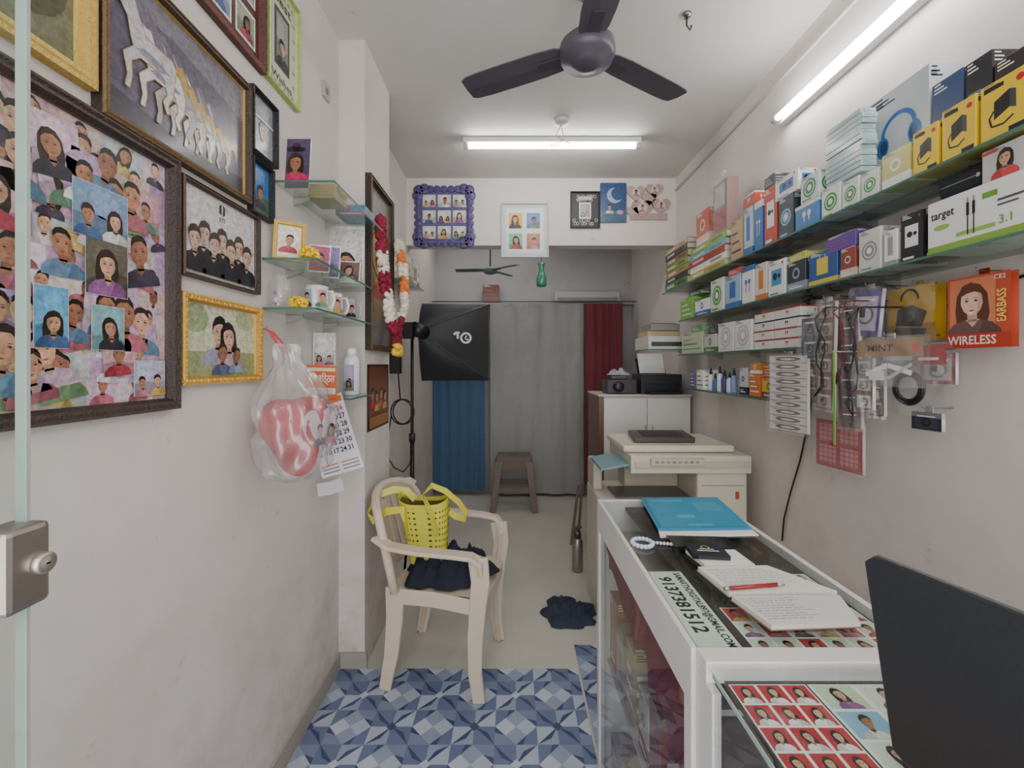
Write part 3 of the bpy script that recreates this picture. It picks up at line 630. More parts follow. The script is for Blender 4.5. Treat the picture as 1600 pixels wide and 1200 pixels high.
# heart cushion bag
cx,cy,cz=-.665,1.34,1.20
e=thing('heart_cushion','red heart shaped photo cushion with a white printed face','cushion',(cx,cy,1.09))
Nn=Vector((.80,-.22,0)).normalized(); Uw=Vector((-Nn.y,Nn.x,0)); mb=MB()
def hf(u,v):
    t=u*2*math.pi; ph=v*math.pi
    hx=math.sin(t)**3; hz_=(13*math.cos(t)-5*math.cos(2*t)-2*math.cos(3*t)-math.cos(4*t))/16
    k=math.sin(ph)**.6*(1+.04*noise.noise(Vector((hx*4,hz_*4,v*5)))); return Vector((cx,cy,cz))+Uw*(hx*.105*k)+Vector((0,0,1))*(hz_*.135*k)+Nn*(math.cos(ph)*.085)
mb.grid(hf,40,16,lambda u,v: C(180,16,34))
mk('cushion_cover',mb,FABRIC(),e,sub=1)
mb=MB()
def hf2(u,v):
    t=u*2*math.pi; k=v*.70; hx=math.sin(t)**3; hz_=(13*math.cos(t)-5*math.cos(2*t)-2*math.cos(3*t)-math.cos(4*t))/16
    return Vector((cx,cy,cz))+Uw*(hx*.105*k+.012)+Vector((0,0,1))*(hz_*.125*k)+Nn*(.092-.014*v)
mb.grid(hf2,30,4,C(214,190,198)); sh=Sh(Vector((cx,cy,cz))+Nn*.094+Uw*.012,Uw,UV,Nn,ls=.0003); bust(sh,-.02,-.005,.036,1,cloth=C(70,60,90)); bust(sh,.026,-.008,.034,9,cloth=C(190,110,130),fem=True); mb.merge(sh)
mk('photo_panel',mb,FABRIC(),e)
e=thing('plastic_carry_bag','clear plastic bag hanging around a red cushion','bag',(cx,cy,1.06))
mb=MB()
def bagf(u,v):
    t=u*2*math.pi; z=1.045+v*.42
    prof=[(0,.03),(.08,.11),(.3,.135),(.55,.13),(.72,.085),(.88,.035),(1,.025)]
    for (a,ra),(b2,rb) in zip(prof,prof[1:]):
        if a<=v<=b2: r=ra+(rb-ra)*(v-a)/(b2-a); break
    n=noise.noise(Vector((math.cos(t)*2.5,math.sin(t)*2.5,v*8)))*.024*(1 if v>.05 else .3)+.008*math.sin(t*9+v*5)
    cxx=cx-.045*max(0,v-.5)*2
    return (max(-.775,cxx+(r*.78+n)*math.cos(t)),cy+(r+n)*math.sin(t)+.02*v,z)
mb.grid(bagf,64,36,WHITE); mk('bag_film',mb,glass('bag_film',(.95,.95,.95,1),.10,.22,.16,(.8,.8,.8,1)),e)
mb=MB()
for q in (-1,1): mb.ribbon([(cx-.04,cy+.02,1.43),(cx-.055,cy+.02+q*.02,1.46),(cx-.09,cy+.03+q*.01,1.50),(cx-.115,cy+.03,1.515)],.014,.001,C(205,80,90),(0,1,.3))
mb.tube([(-.80,cy+.03,1.515),(-.775,cy+.03,1.512),(-.770,cy+.03,1.522)],.003,C(120,120,120),6); mk('bag_handle',mb,cm('thinplastic',.3),e)

# garland frame on pillar
def p_deity(sh,w,h): sh.rect(0,0,w,h,C(130,128,122),1); sh.ell(w*.5,h*.5,w*.4,h*.36,C(150,130,100),2,24); bust(sh,w*.5,h*.48,w*.4,3,cloth=C(170,70,50)); sh.ring(w*.5,h*.6,w*.36,w*.05,GOLD,12)
pframe('picture_frame','tall dark framed devotional portrait draped with flower garlands',(-.679,2.013,1.47),UL,(.0,0,1),NL,.385,.82,.026,.028,C(48,35,30),C(112,82,50),p_deity)
def garland(path,label,cols,rr=1.0):
    mb=MB(); pts=[Vector(p) for p in path]; n=50
    def at(t):
        q=t*(len(pts)-1); i=min(int(q),len(pts)-2); f=q-i
        p0=pts[max(i-1,0)];p1=pts[i];p2=pts[i+1];p3=pts[min(i+2,len(pts)-1)]
        return .5*((2*p1)+(-p0+p2)*f+(2*p0-5*p1+4*p2-p3)*f*f+(-p0+3*p1-3*p2+p3)*f**3)
    for i in range(n):
        p=at(i/(n-1)); c=cols[int(i/n*len(cols))]
        for k in range(8):
            a=random.uniform(0,6.28); mb.sph(p+Vector((abs(.022*rr*math.cos(a))-.002,.026*rr*math.sin(a),random.uniform(-.012,.012))),random.uniform(.010,.015)*rr,jit(c,.3),6,4)
    mk('flower_garland',mb,MATTE(),label=label,cat='garland',group='garlands on the devotional frame')
WH=C(222,212,196);MR=C(130,14,46);YE=C(226,188,46);OR=C(218,122,54)
garland([(-.628,2.04,2.08),(-.622,2.05,1.95),(-.612,2.07,1.80),(-.60,2.10,1.66),(-.59,2.13,1.57)],'maroon and white artificial flower garland over a frame',[MR,MR,WH,MR,WH,WH,MR],1.15)
garland([(-.628,2.37,2.06),(-.61,2.37,1.96),(-.59,2.34,1.82),(-.585,2.29,1.68),(-.60,2.23,1.58),(-.60,2.25,1.46)],'white and orange flower garland with yellow tassel',[WH,OR,WH,OR,WH,WH,MR,MR,YE],1.15)
def p_poster(sh,w,h):
    sh.rect(0,0,w,h,C(70,40,30),1); sh.rect(w*.06,h*.04,w*.94,h*.96,C(112,66,42),2)
    for i in range(4): bust(sh,w*(.2+.2*i),h*(.5-.05*(i%2)),w*.16,3,cloth=[RED,GOLD,C(200,100,50),GOLD][i])
    sh.rect(w*.06,h*.04,w*.94,h*.2,C(150,102,54),12)
sh=Sh((-.678,2.04,zz(660,2.4)),UL,UV,NL,ls=.0003); p_poster(sh,.35,.32); sh.box(-.6795,-.6785,2.04,2.39,zz(660,2.4),zz(660,2.4)+.32,BLACK)
mk('wall_poster',sh,PHOTO(),label='dark brown and gold devotional poster stuck on the pillar',cat='poster')

# left rear shelf boxes
gshelf('narrow glass shelf with photo frames and cartons near the rear',-.849,-.70,2.95,3.45,1.98,'rear wall shelf')
for i,(a,b,hh,c1,c2) in enumerate(((2.97,3.06,.17,WHITE,C(200,180,140)),(3.07,3.14,.14,C(205,190,160),C(90,120,70)),(3.15,3.24,.19,C(210,205,200),GOLD),(3.25,3.34,.15,C(120,150,100),WHITE),(3.35,3.43,.17,WHITE,C(150,60,60)))):
    boxat('display_carton','printed cardboard carton on the rear glass shelf','box',-.83,-.73,a,b,1.989,1.989+hh,c1,c2,'band','cartons on the rear left shelf')
# ------------------------------------------------------------ header objects
YH=3.499
def pos(px,py): return (xx(px,YH),YH,zz(py,YH))
def p9(sh,w,h):
    sh.rect(0,0,w,h,C(96,86,132),1)
    for i in range(3):
        for j in range(3):
            a=w*(.06+.31*i);b=h*(.06+.31*j); sh.rect(a-.003,b-.003,a+w*.27+.003,b+h*.25+.003,C(66,58,100),2); snap(sh,a,b,a+w*.27,b+h*.25,3,1 if (i+j)%2 else 2,C(200,204,196))
x0,_,z0=pos(653,381); x1,_,z1=pos(735,296)
e=pframe('collage_frame','purple scalloped wall frame holding nine small photos',(x0,YH,z0),UF,UV,NF,x1-x0,z1-z0,.015,.02,C(80,70,118),C(108,98,146),p9,pm=PRINT())
mb=MB(); cxp,czp=(x0+x1)/2,(z0+z1)/2; W2,H2=(x1-x0)/2,(z1-z0)/2
for k in range(32):
    t=k/32*2*math.pi; a=max(-1,min(1,1.35*math.cos(t))); b=max(-1,min(1,1.35*math.sin(t)))
    r=.030+.014*(abs(math.cos(2*t))<.5)
    mb.lathe([(.0,-.016),(r*.8,-.016),(r,-.010),(r*.9,0),(0,0)],(cxp+a*W2,YH,czp+b*H2),C(84,74,124),12,'Y')
mk('scalloped_edge',mb,PLAST(),e)
def p4(sh,w,h):
    sh.rect(0,0,w,h,C(190,198,202),1); sh.rect(w*.08,h*.07,w*.92,h*.93,C(214,222,220),2)
    for i in range(2):
        for j in range(2): 
            a=w*(.14+.4*i);b=h*(.14+.4*j); snap(sh,a,b,a+w*.3,b+h*.3,3,1,[C(110,176,136),C(176,124,104),C(230,166,50),C(96,126,186)][i+2*j])
x0,_,z0=pos(783,403); x1,_,z1=pos(857,318)
pframe('collage_frame','silver-white frame with four small portraits and hanging clip',(x0,YH,z0),UF,UV,NF,x1-x0,z1-z0,.012,.018,C(180,186,190),C(212,215,217),p4,mat=LAM(),pm=PRINT())
def pb(sh,w,h):
    sh.rect(0,0,w,h,C(34,32,34),1)
    for i in range(26): sh.ring(random.uniform(.08,.92)*w,random.choice((.1,.9,.8,.2))*h,.014,.004,C(180,176,166),2,8)
    sh.rect(w*.28,h*.25,w*.72,h*.72,WHITE,3); snap(sh,w*.32,h*.29,w*.68,h*.68,4,2,C(150,150,150)); sh.rect(w*.25,h*.8,w*.75,h*.9,C(190,185,175),3)
x0,_,z0=pos(891,357); x1,_,z1=pos(937,300)
pframe('picture_frame','black frame with silver filigree around a small photo',(x0,YH,z0),UF,UV,NF,x1-x0,z1-z0,.01,.018,BLACK,C(80,78,76),pb,pm=PRINT())
x0,_,z0=pos(937.5,348); x1,_,z1=pos(978,287); sh=Sh((x0,YH-.016,z0),UF,UV,NF,ls=.0003); w,h=x1-x0,z1-z0
sh.box(x0,x1,YH-.015,YH,z0,z1,C(50,60,90)); sh.rect(0,0,w,h,C(52,76,116),1); sh.rect(0,0,w,h*.3,C(70,94,118),2); sh.ell(w*.55,h*.68,w*.3,w*.3,C(150,172,196),3,20); sh.ell(w*.66,h*.72,w*.25,w*.25,C(52,76,116),4,20); bust(sh,w*.35,h*.35,w*.2,5,cloth=C(200,200,220)); sh.ell(w*.75,h*.25,w*.13,h*.06,C(170,150,170),5)
mk('canvas_print',sh,PHOTO(),label='blue night canvas with crescent moon and seated figure',cat='painting')
e=thing('heart_photo_frame','pale greyish-pink laser-cut wooden frame of joined hearts with photos','picture frame',pos(1012,346))
mb=MB(); hl=((993,302,.070),(1022,298,.064),(1003,326,.08),(1032,322,.07),(988,332,.05),(1014,311,.055))
for (px,py,rr) in hl:
    c=pos(px,py); P=[]
    for i in range(20):
        t=i/20*2*math.pi; P.append((c[0]+rr*1.1*math.sin(t)**3,c[2]+rr*(13*math.cos(t)-5*math.cos(2*t)-2*math.cos(3*t)-math.cos(4*t))/15))
    n=len(P); mb.add([(a,YH-.014,b) for a,b in P]+[(a,YH,b) for a,b in P],[list(range(n))]+[[i,(i+1)%n,n+(i+1)%n,n+i] for i in range(n)],jit(C(176,152,146),.08))
mb.box(xx(984,YH),xx(1042,YH),YH-.010,YH,zz(344,YH),zz(334,YH),C(176,152,146))
mk('wooden_hearts',mb,WOODF(),e)
for (px,py,rr) in hl[:4]:
    c=pos(px,py); s2=Sh((c[0],YH-.0145,c[2]),UF,UV,NF,ls=.0003); s2.ell(0,0,rr*.5,rr*.5,C(206,190,182),1); bust(s2,0,0,rr*.42,2,cloth=C(180,140,130)); mk('photo_insert',s2,GLOSSP(),e)
gx,gy=xx(846,3.46),3.46
zb=zz(448,gy); e=thing('hanging_ornament','green glass bottle ornament hung below the header','ornament',(gx,gy,zb))
b=MB(); b.lathe([(.03,0),(.04,.01),(.042,.06),(.03,.1),(.02,.13),(.024,.17),(.034,.185),(.03,.185),(.0,.18)],(gx,gy,zb),C(54,128,96),16); mk('glass_vessel',b,cm('green_glass',.1,var=.2,coat=.5),e)
b=MB(); b.tube([(gx,gy,zb+.18),(gx,gy+.015,zb+.22),(gx,3.52,zb+.30),(gx,3.55,2.36)],.0025,C(60,60,60),6); mk('hanging_cord',b,PLAST(),e)

# ------------------------------------------------------------ tube lights
TUBE=emis('tube_emission',(1,.99,.97,1),40)
def tubelight(p0,p1,back,label):
    p0,p1,back=Vector(p0),Vector(p1),Vector(back); c=(p0+p1)/2
    e=thing('tube_light',label,'lamp',c+back); d=(p1-p0).normalized()
    b=MB(); b.tube([p0,p1],.014,WHITE,14); mk('fluorescent_tube',b,TUBE,e)
    side=d.cross(back.normalized()); b=MB(); A=p0-d*.02; B=p1+d*.02; n=back.normalized(); w=.02; P=[]
    for q in (A,B):
        for (s_,t) in ((-w,.022),(w,.022),(w*1.1,back.length),(-w*1.1,back.length)): P.append(q+side*s_+n*t)
    b.add(P,[[0,1,5,4],[1,2,6,5],[2,3,7,6],[3,0,4,7],[3,2,1,0],[4,5,6,7]],C(225,225,222)); mk('batten_housing',b,LAM(),e)
    for q,sg in ((p0,1),(p1,-1)):
        b=MB(); b.tube([q-d*sg*.018,q+d*sg*.012],.017,C(215,215,210),12); mk('lamp_holder',b,PLAST(),e)
tubelight((xx(729,2.88),2.88,2.845),(xx(996,2.88),2.88,2.845),(0,0,.053),'white fluorescent batten tube glowing across the ceiling')
tubelight((1.262,.90,2.575),(1.262,2.08,2.575),(.056,0,0),'white fluorescent batten tube glowing along the side wall')
e=thing('ceiling_rose','round white electrical ceiling rose with loose wires','fixture',(xx(877,2.66),2.66,2.86))
b=MB(); b.lathe([(.02,-.03),(.045,-.025),(.05,0)],(xx(877,2.66),2.66,2.899),C(205,200,195),20); mk('rose_cover',b,PLAST(),e)
b=MB(); q=xx(877,2.66)
b.tube([(q,2.66,2.87),(q+.02,2.7,2.80),(q-.02,2.76,2.79),(q-.06,2.82,2.82),(q,2.86,2.86)],.003,C(205,200,195),6); b.tube([(q,2.66,2.87),(q-.03,2.7,2.82),(q+.05,2.76,2.81),(q+.09,2.83,2.84)],.003,C(180,170,160),6); mk('electric_wire',b,PLAST(),e)
b=MB(); q=(xx(1073,1.86),1.86); b.lathe([(.018,-.01),(.02,0)],(q[0],q[1],2.899),C(150,145,140),12); b.tube([(q[0],q[1],2.89),(q[0],q[1],2.85),(q[0]+.015,q[1],2.83),(q[0]+.02,q[1],2.85)],.004,C(90,85,80),6)
mk('ceiling_hook',b,METAL(),label='small metal hook fixed in the ceiling',cat='hook')

# ------------------------------------------------------------ fans
def fan(cx,cy,zb,R,top,angs,col,label,k=1.0):
    e=thing('ceiling_fan',label,'fan',(cx,cy,zb-.05*k))
    b=MB(); b.lathe([(0,-.052*k),(.03*k,-.05*k),(.06*k,-.042*k),(.062*k,-.036*k),(.098*k,-.028*k),(.108*k,-.005*k),(.105*k,.03*k),(.085*k,.05*k),(.03*k,.06*k),(.02*k,.075*k)],(cx,cy,zb),col,32); mk('motor_housing',b,PLAST(),e)
    b=MB(); b.tube([(cx,cy,zb+.06*k),(cx,cy,top-.01)],.012*k,col,12); mk('down_rod',b,PLAST(),e)
    b=MB(); b.lathe([(.02*k,-.09*k),(.05*k,-.06*k),(.06*k,0)],(cx,cy,top),col,20); mk('canopy',b,PLAST(),e)
    for a in angs:
        a=math.radians(a)
        b=MB(Matrix.Translation((cx,cy,zb))@Matrix.Rotation(a,4,'Z'))
        b.box(.09*k,.20*k,-.022*k,.022*k,.002,.007,K(col,.8))
        st=[(.17,.045),(.22,.056),(.35,.062),(.6,.064),(.85,.064),(.96,.06),(1.0,.05)]
        P=[]
        for dz in (.010,.015):
            for (r,wd) in st:
                x=r*R; W=wd*(R/.54)
                for s_,sg in ((-W,1),(0,0),(W,-1)): P.append((x,s_,dz+.14*W*sg*-1-.004*(1-abs(sg))))
        m=len(st)*3; fs=[]
        for i in range(len(st)-1):
            for j in range(2): fs.append([i*3+j,i*3+j+1,i*3+j+4,i*3+j+3]); fs.append([m+i*3+j+3,m+i*3+j+4,m+i*3+j+1,m+i*3+j])
            fs.append([i*3,i*3+3,m+i*3+3,m+i*3]); fs.append([i*3+2,m+i*3+2,m+i*3+5,i*3+5])
        l=(len(st)-1)*3; fs.append([l,l+1,l+2,m+l+2,m+l+1,m+l]); fs.append([0,m,m+1,m+2,2,1])
        b.add(P,fs,col); mk('fan_blade',b,PLAST(),e)
    return e
fan(.29,1.68,2.60,.54,2.899,(154,32,272),C(80,76,86),'dark grey three-blade ceiling fan hanging from a rod')
fan(xx(766,4.1),4.1,zz(424,4.1),.33,2.899,(175,55,-40),C(90,102,108),'small grey three-blade ceiling fan in the rear room',.6)

# ------------------------------------------------------------ right wall shelves
Z1,Z2,Z3,Z4=1.920,1.687,1.462,1.242
gr='long glass shelves on the merchandise wall'
gshelf('long glass shelf packed with headphone boxes and albums',1.12,1.319,.86,3.24,Z1,gr,-1,5)
gshelf('long glass shelf packed with phone accessory boxes',1.12,1.319,.86,2.93,Z2,gr,-1,5)
gshelf('glass shelf with round-logo white cartons',1.12,1.319,1.70,2.93,Z3,gr,-1,3)
gshelf('lowest glass shelf with small tubes and yellow cartons',1.12,1.319,1.84,2.78,Z4,gr,-1,3)
def row(lst,z,xf=1.14,depth=.13,group=None):
    out=[]
    for it in lst:
        p0,p1,yt,c1,c2,kind,label=it[:7]; txt=it[7] if len(it)>7 else None
        Y0=yw(p1,xf)+.003; Y1=yw(p0,xf)-.003; zt=zz(yt,Y0)
        boxat('product_box',label,'box',xf,xf+depth,Y0,Y1,z,zt,c1,c2,kind,group,txt,yaw=random.uniform(-.02,.02)); out.append((Y0,Y1,zt))
    return out
T=.0092
BLU=C(50,108,176);TAN=C(186,160,124);NAVY=C(36,46,84);YEL=C(222,188,40);TEAL=C(70,146,156);PUR=C(96,70,146);LG=C(126,182,76)
gt='merchandise boxes on the top glass shelf'
r1=row([(1142,1160,338,TAN,C(90,60,40),'lines','tan carton of phone accessories on a glass shelf'),
 (1162,1176,320,C(190,205,215),BLU,'plug','pale blue charger carton on a glass shelf'),
 (1178,1192,310,BLU,WHITE,'buds','blue earphone carton on a glass shelf'),
 (1194,1214,285,C(186,70,60),WHITE,'cam','red and white gadget carton on a glass shelf'),
 (1216,1240,300,C(60,70,80),C(140,190,210),'circle','dark smartwatch carton on a glass shelf'),
 (1242,1280,306,C(70,130,190),WHITE,'buds','blue earbud carton with white earbuds on front'),
 (1283,1313,283,C(220,222,216),C(70,150,74),'circle','white carton with green round emblem'),
 (1315,1343,273,C(220,222,216),C(70,150,74),'circle','white carton with green round emblem'),
 (1345,1373,260,C(220,222,216),C(70,150,74),'circle','white carton with green round emblem'),
 (1377,1422,222,C(202,196,120),C(230,230,220),'band','pale yellow accessory carton on a glass shelf'),
 (1425,1467,188,YEL,BLACK,'charger','yellow charger carton with a black adapter pictured'),
 (1470,1527,145,YEL,BLACK,'charger','yellow charger carton with a black adapter pictured'),
 (1530,1612,95,YEL,BLACK,'charger','yellow charger carton with a black adapter pictured')],Z1+T,group=gt,depth=.082)
def stackbox(i,rr,dy0,dy1,h,c1,c2,kind,label,x0=1.14,dep=.08,g=gt):
    Y0,Y1,zt=rr[i]; boxat('product_box',label,'box',x0,x0+dep,Y0+dy0,Y0+dy1,zt+.001,zt+.001+h,c1,c2,kind,g)
stackbox(4,r1,-.03,.12,.085,WHITE,BLU,'cam','white and blue camera carton stacked on another box')
stackbox(5,r1,.0,.10,.10,C(205,215,215),C(50,140,80),'circle','white carton with green circle stacked on another box')
stackbox(3,r1,.02,.09,.05,C(60,64,76),C(180,180,180),'lines','small dark carton stacked on a red box')
stackbox(1,r1,-.02,.08,.06,C(200,80,60),WHITE,'buds','small red carton stacked on a pale box')
z=max(r1[6][2],r1[7][2])+.001
for i in range(12):
    boxat('flat_carton','thin white and teal screen-guard carton in a tall stack','box',1.145+random.uniform(0,.006),1.20,r1[7][0]+random.uniform(-.004,.006),r1[6][1]-.01,z,z+.0165,jit(C(176,196,196),.12),[TEAL,C(90,100,110),C(56,84,104)][i%3],'lines','stacked thin cartons'); z+=.0175
def rear(p0,p1,yt,c1,c2,kind,label,xf=1.235,zb=None,g=gt,x1=1.315):
    Y0=yw(p1,xf);Y1=yw(p0,xf)-.003; boxat('product_box',label,'box',xf,x1,Y0,Y1,zb or Z1+T,zz(yt,Y0),c1,c2,kind,g)
rear(1352,1452,98,C(186,192,198),BLU,'phones','large pale headphone box showing blue over-ear headphones')
rear(1455,1505,104,C(56,76,116),C(140,160,186),'band','dark blue speaker carton behind yellow boxes')
rear(1507,1550,76,C(44,46,52),C(110,110,120),'lines','black electronics carton behind yellow boxes')
rear(1552,1618,60,C(54,48,46),C(86,106,146),'cam','black electronics carton behind yellow boxes')
pal=[C(190,200,210),C(60,110,170),C(200,190,170),C(170,60,56),C(50,54,64),C(216,216,212),C(110,150,90),C(150,120,170),C(204,150,80)]
kd=['lines','band','cam','buds','plug','circle']
px=1168; i=0
while px<1340:
    w_=random.uniform(13,26); Yn=yw(px+w_,1.235); h_=random.uniform(.15,.24)
    boxat('product_box','tall accessory carton standing in the rear rank','box',1.235,1.315,Yn,yw(px,1.235)-.004,Z1+T,Z1+T+h_,pal[(i*4+1)%9],pal[(i*5+3)%9],kd[i%6],gt); px+=w_; i+=1
px=1130; i=0
while px<1440:
    w_=random.uniform(12,28)*(1+(px-1130)/400); Yn=yw(px+w_,1.255); h_=random.uniform(.12,.19)
    boxat('product_box','tall accessory carton standing in the rear rank','box',1.255,1.315,Yn,yw(px,1.255)-.004,Z2+T,Z2+T+h_,pal[(i*4+2)%9],pal[(i*5+1)%9],kd[(i+2)%6],'rear rank of boxes on the second shelf'); px+=w_; i+=1
def album(x0,x1,y0,y1,z0,z1,c,label,pg=C(210,204,190)):
    mb=MB(); t=.004; mb.box(x0,x1,y0,y1,z0,z0+t,c); mb.box(x0,x1,y0,y1,z1-t,z1,c); mb.box(x0,x0+t,y0,y1,z0+t,z1-t,jit(c,.3)); mb.box(x0+t,x1-t,y0+t,y1-t,z0+t,z1-t,pg)
    sh=Sh((x0,y1,z0),UR,UV,NR,ls=.0004); W=y1-y0;H=z1-z0; sh.rect(W*.1,H*.3,W*.45,H*.7,mixc(c,WHITE,.6),1); sh.rect(W*.6,H*.3,W*.9,H*.7,mixc(c,C(60,40,40),.5),1); mb.merge(sh)
    mk('photo_album',mb,GLOSSP(),label=label,cat='album',group='stacked photo albums on the shelf')
z=Z1+T
for c,h in ((C(64,108,54),.05),(C(44,40,44),.04),(C(186,162,92),.045),(C(116,144,64),.04),(C(146,118,80),.045),(C(92,82,72),.04),(C(166,148,110),.035)):
    album(1.125+random.uniform(0,.012),1.31,2.80+random.uniform(0,.02),3.2,z,z+h,c,'thick photo album in a tall stack'); z+=h+.001
z=Z1+T
for c,h in ((C(196,186,90),.04),(C(218,218,214),.04),(C(186,66,62),.035),(C(116,172,180),.035),(C(120,162,66),.04)):
    album(1.125+random.uniform(0,.012),1.31,2.30+random.uniform(0,.02),2.77,z,z+h,c,'bright coloured photo album in a stack'); z+=h+.001
boxat('display_book','orange and red hardcover book standing upright','book',1.16,1.21,2.56,2.74,z,z+.21,C(186,88,56),C(214,186,176),'band')
e=thing('film_wrapped_pack','plastic wrapped upright pack on the album stack','pack',(1.2,2.44,z))
b=MB(); b.box(1.165,1.23,2.36,2.52,z,z+.3,C(150,120,114)); sh=Sh((1.164,2.52,z),UR,UV,NR); sh.rect(.02,.03,.14,.14,C(170,50,56),1); sh.rect(.02,.16,.14,.28,C(190,186,182),1); b.merge(sh); mk('pack_card',b,PRINT(),e,bevel=.004)
b=MB(); b.grid(lambda u,v:(1.16-.012*math.sin(v*9+u*3)**2,2.53-u*.18,z+.002+v*.33),12,16,WHITE); mk('film_wrap',b,FILM(),e)
g2='merchandise boxes on the second glass shelf'
r2=row([(1063,1083,462,LG,WHITE,'lines','green and white accessory carton on a glass shelf'),
 (1086,1108,464,WHITE,BLU,'band','white accessory carton with blue band'),
 (1110,1131,432,C(210,218,205),C(70,146,70),'circle','white carton with green emblem on front'),
 (1133,1157,426,C(160,185,205),BLU,'plug','light blue charger carton on a glass shelf'),
 (1159,1178,412,WHITE,BLU,'buds','white earbud carton with blue lid band'),
 (1180,1198,408,C(215,205,195),C(210,120,50),'plug','white and orange charger carton'),
 (1200,1227,402,WHITE,C(70,140,190),'cam','white and sky blue gadget carton'),
 (1229,1260,403,C(56,60,70),C(140,150,160),'band','dark grey carton on a glass shelf'),
 (1263,1309,384,C(44,86,144),C(212,190,80),'plug','blue carton with gold symbol on a glass shelf'),
 (1312,1338,383,C(140,66,56),C(210,190,180),'band','dark red carton on a glass shelf'),
 (1341,1377,352,C(204,202,196),C(140,140,146),'circle','white carton with round cable picture'),
 (1380,1403,356,WHITE,C(150,150,155),'plug','small white adapter carton on a glass shelf'),
 (1406,1443,326,C(36,36,42),C(215,215,215),'cam','black carton picturing a white camera gadget')],Z2+T,group=g2,depth=.105)
stackbox(9,r2,-.0,.13,.055,PUR,C(150,80,130),'lines','purple flat carton stacked on a red box',g=g2)
stackbox(3,r2,.0,.12,.03,C(190,80,60),WHITE,'lines','thin red carton lying on another box',g=g2)
stackbox(7,r2,.0,.10,.03,C(190,190,80),WHITE,'lines','thin yellow carton lying on another box',g=g2)
stackbox(0,r2,-.1,.06,.02,C(70,120,80),WHITE,'lines','thin green carton lying on another box',g=g2)
Y0,Y1=yw(1612,1.135),yw(1448,1.135)-.004; zt=1.835; mb=MB(); mb.box(1.135,1.295,Y0,Y1,Z2+T,zt,C(220,222,216))
w,h=Y1-Y0,zt-Z2-T; sh=Sh((1.135,Y1,Z2+T),UR,UV,NR)
sh.rect(0,0,w,h*.14,C(130,166,70),1); sh.text('target',w*.17,h*.72,h*.22,BLACK,3,w*.26); sh.text('3.1',w*.8,h*.30,h*.2,C(110,156,56),3); sh.ell(w*.16,h*.48,w*.09,h*.05,C(140,180,80),2)
for q in (.44,.50):
    sh.line([(w*q,h*.2),(w*q,h*.55)],w*.012,BLACK,3); sh.rect(w*(q-.014),h*.55,w*(q+.014),h*.78,BLACK,3); sh.rect(w*(q-.008),h*.78,w*(q+.008),h*.87,C(130,130,130),3)
sh.rect(w*.32,h*.22,w*.70,h*.29,C(140,180,80),2); sh.rect(w*.72,h*.62,w*.95,h*.66,C(80,80,80),2); sh.rect(w*.72,h*.54,w*.9,h*.57,C(80,80,80),2); sh.rect(w*.58,h*.74,w*.72,h*.84,C(100,150,50),2); mb.merge(sh)
sh=Sh((1.135,Y0,Z2+T),UF,UV,NF); sh.rect(0,0,.16,h*.14,C(130,170,60),1); mb.merge(sh)
mk('cable_box',mb,GLOSSP(),label='large white and green USB cable box with black cables pictured',cat='box',bevel=.0015)
mb=MB(); mb.box(1.15,1.27,Y1-.13,Y1-.01,zt+.001,zt+.058,C(34,36,44)); sh=Sh((1.15,Y1-.01,zt),UR,UV,NR); sh.line([(.01,.035),(.11,.035)],.003,C(120,120,125),1); sh.rect(.1,.03,.108,.04,C(170,170,170),2); mb.merge(sh)
mk('zip_pouch',mb,FABRIC(),label='black zipped accessory pouch resting on a white box',cat='pouch',bevel=.014)
boxat('product_box','small earphone box with a woman pictured on front','box',1.14,1.24,Y0+.005,Y0+.105,zt+.001,zt+.078,C(186,180,180),C(190,70,70),'face',g2)
g3='cartons on the third glass shelf'
r3=row([(1065,1098,517,C(180,195,160),C(70,140,70),'lines','green and white carton on the third glass shelf'),
 (1100,1119,521,C(190,190,185),C(80,120,60),'band','small white carton on the third glass shelf'),
 (1122,1146,502,C(220,220,216),C(186,186,186),'circle','white carton with grey cable circle'),
 (1148,1174,498,C(220,220,216),C(186,186,186),'circle','white carton with grey cable circle')],Z3+T,group=g3)
stackbox(0,r3,.02,.16,.04,C(90,150,80),WHITE,'lines','green carton stacked on another carton',g=g3)
stackbox(1,r3,.0,.08,.05,C(60,60,70),C(180,180,190),'lines','dark carton stacked on another carton',g=g3)
for (a,b) in ((1177,1207),(1209,1250)):
    Y0_,Y1_=yw(b,1.14)+.002,yw(a,1.14)-.002; z=Z3+T
    for i in range(4):
        o_=random.uniform(0,.008); boxat('cable_carton','small white carton with red strip in a neat stack','box',1.14+o_,1.27,Y0_,Y1_,z,z+.041,C(218,216,212),C(186,60,56) if i!=2 else C(60,60,66),'buds',g3); z+=.042
g4='small goods on the lowest glass shelf'
row([(1078,1086,584,C(120,90,150),WHITE,'lines','small purple carton on the lowest glass shelf'),(1088,1099,578,WHITE,C(90,150,90),'lines','small white carton on the lowest glass shelf'),(1155,1167,575,C(190,190,195),NAVY,'band','small grey carton on the lowest glass shelf'),
 (1170,1188,585,C(205,120,60),WHITE,'lines','orange carton on the lowest glass shelf'),(1190,1214,592,C(212,176,60),C(120,70,40),'band','yellow carton on the lowest glass shelf')],Z4+T,group=g4,depth=.1)
row([(1172,1187,566,C(200,140,70),WHITE,'band','orange carton stacked on the lowest shelf')],zz(585,yw(1188,1.14)+.003)+.002,group=g4,depth=.1)
row([(1191,1213,572,C(190,90,56),C(225,210,110),'lines','red and yellow carton stacked on the lowest shelf')],zz(592,yw(1214,1.14)+.003)+.002,group=g4,depth=.1)
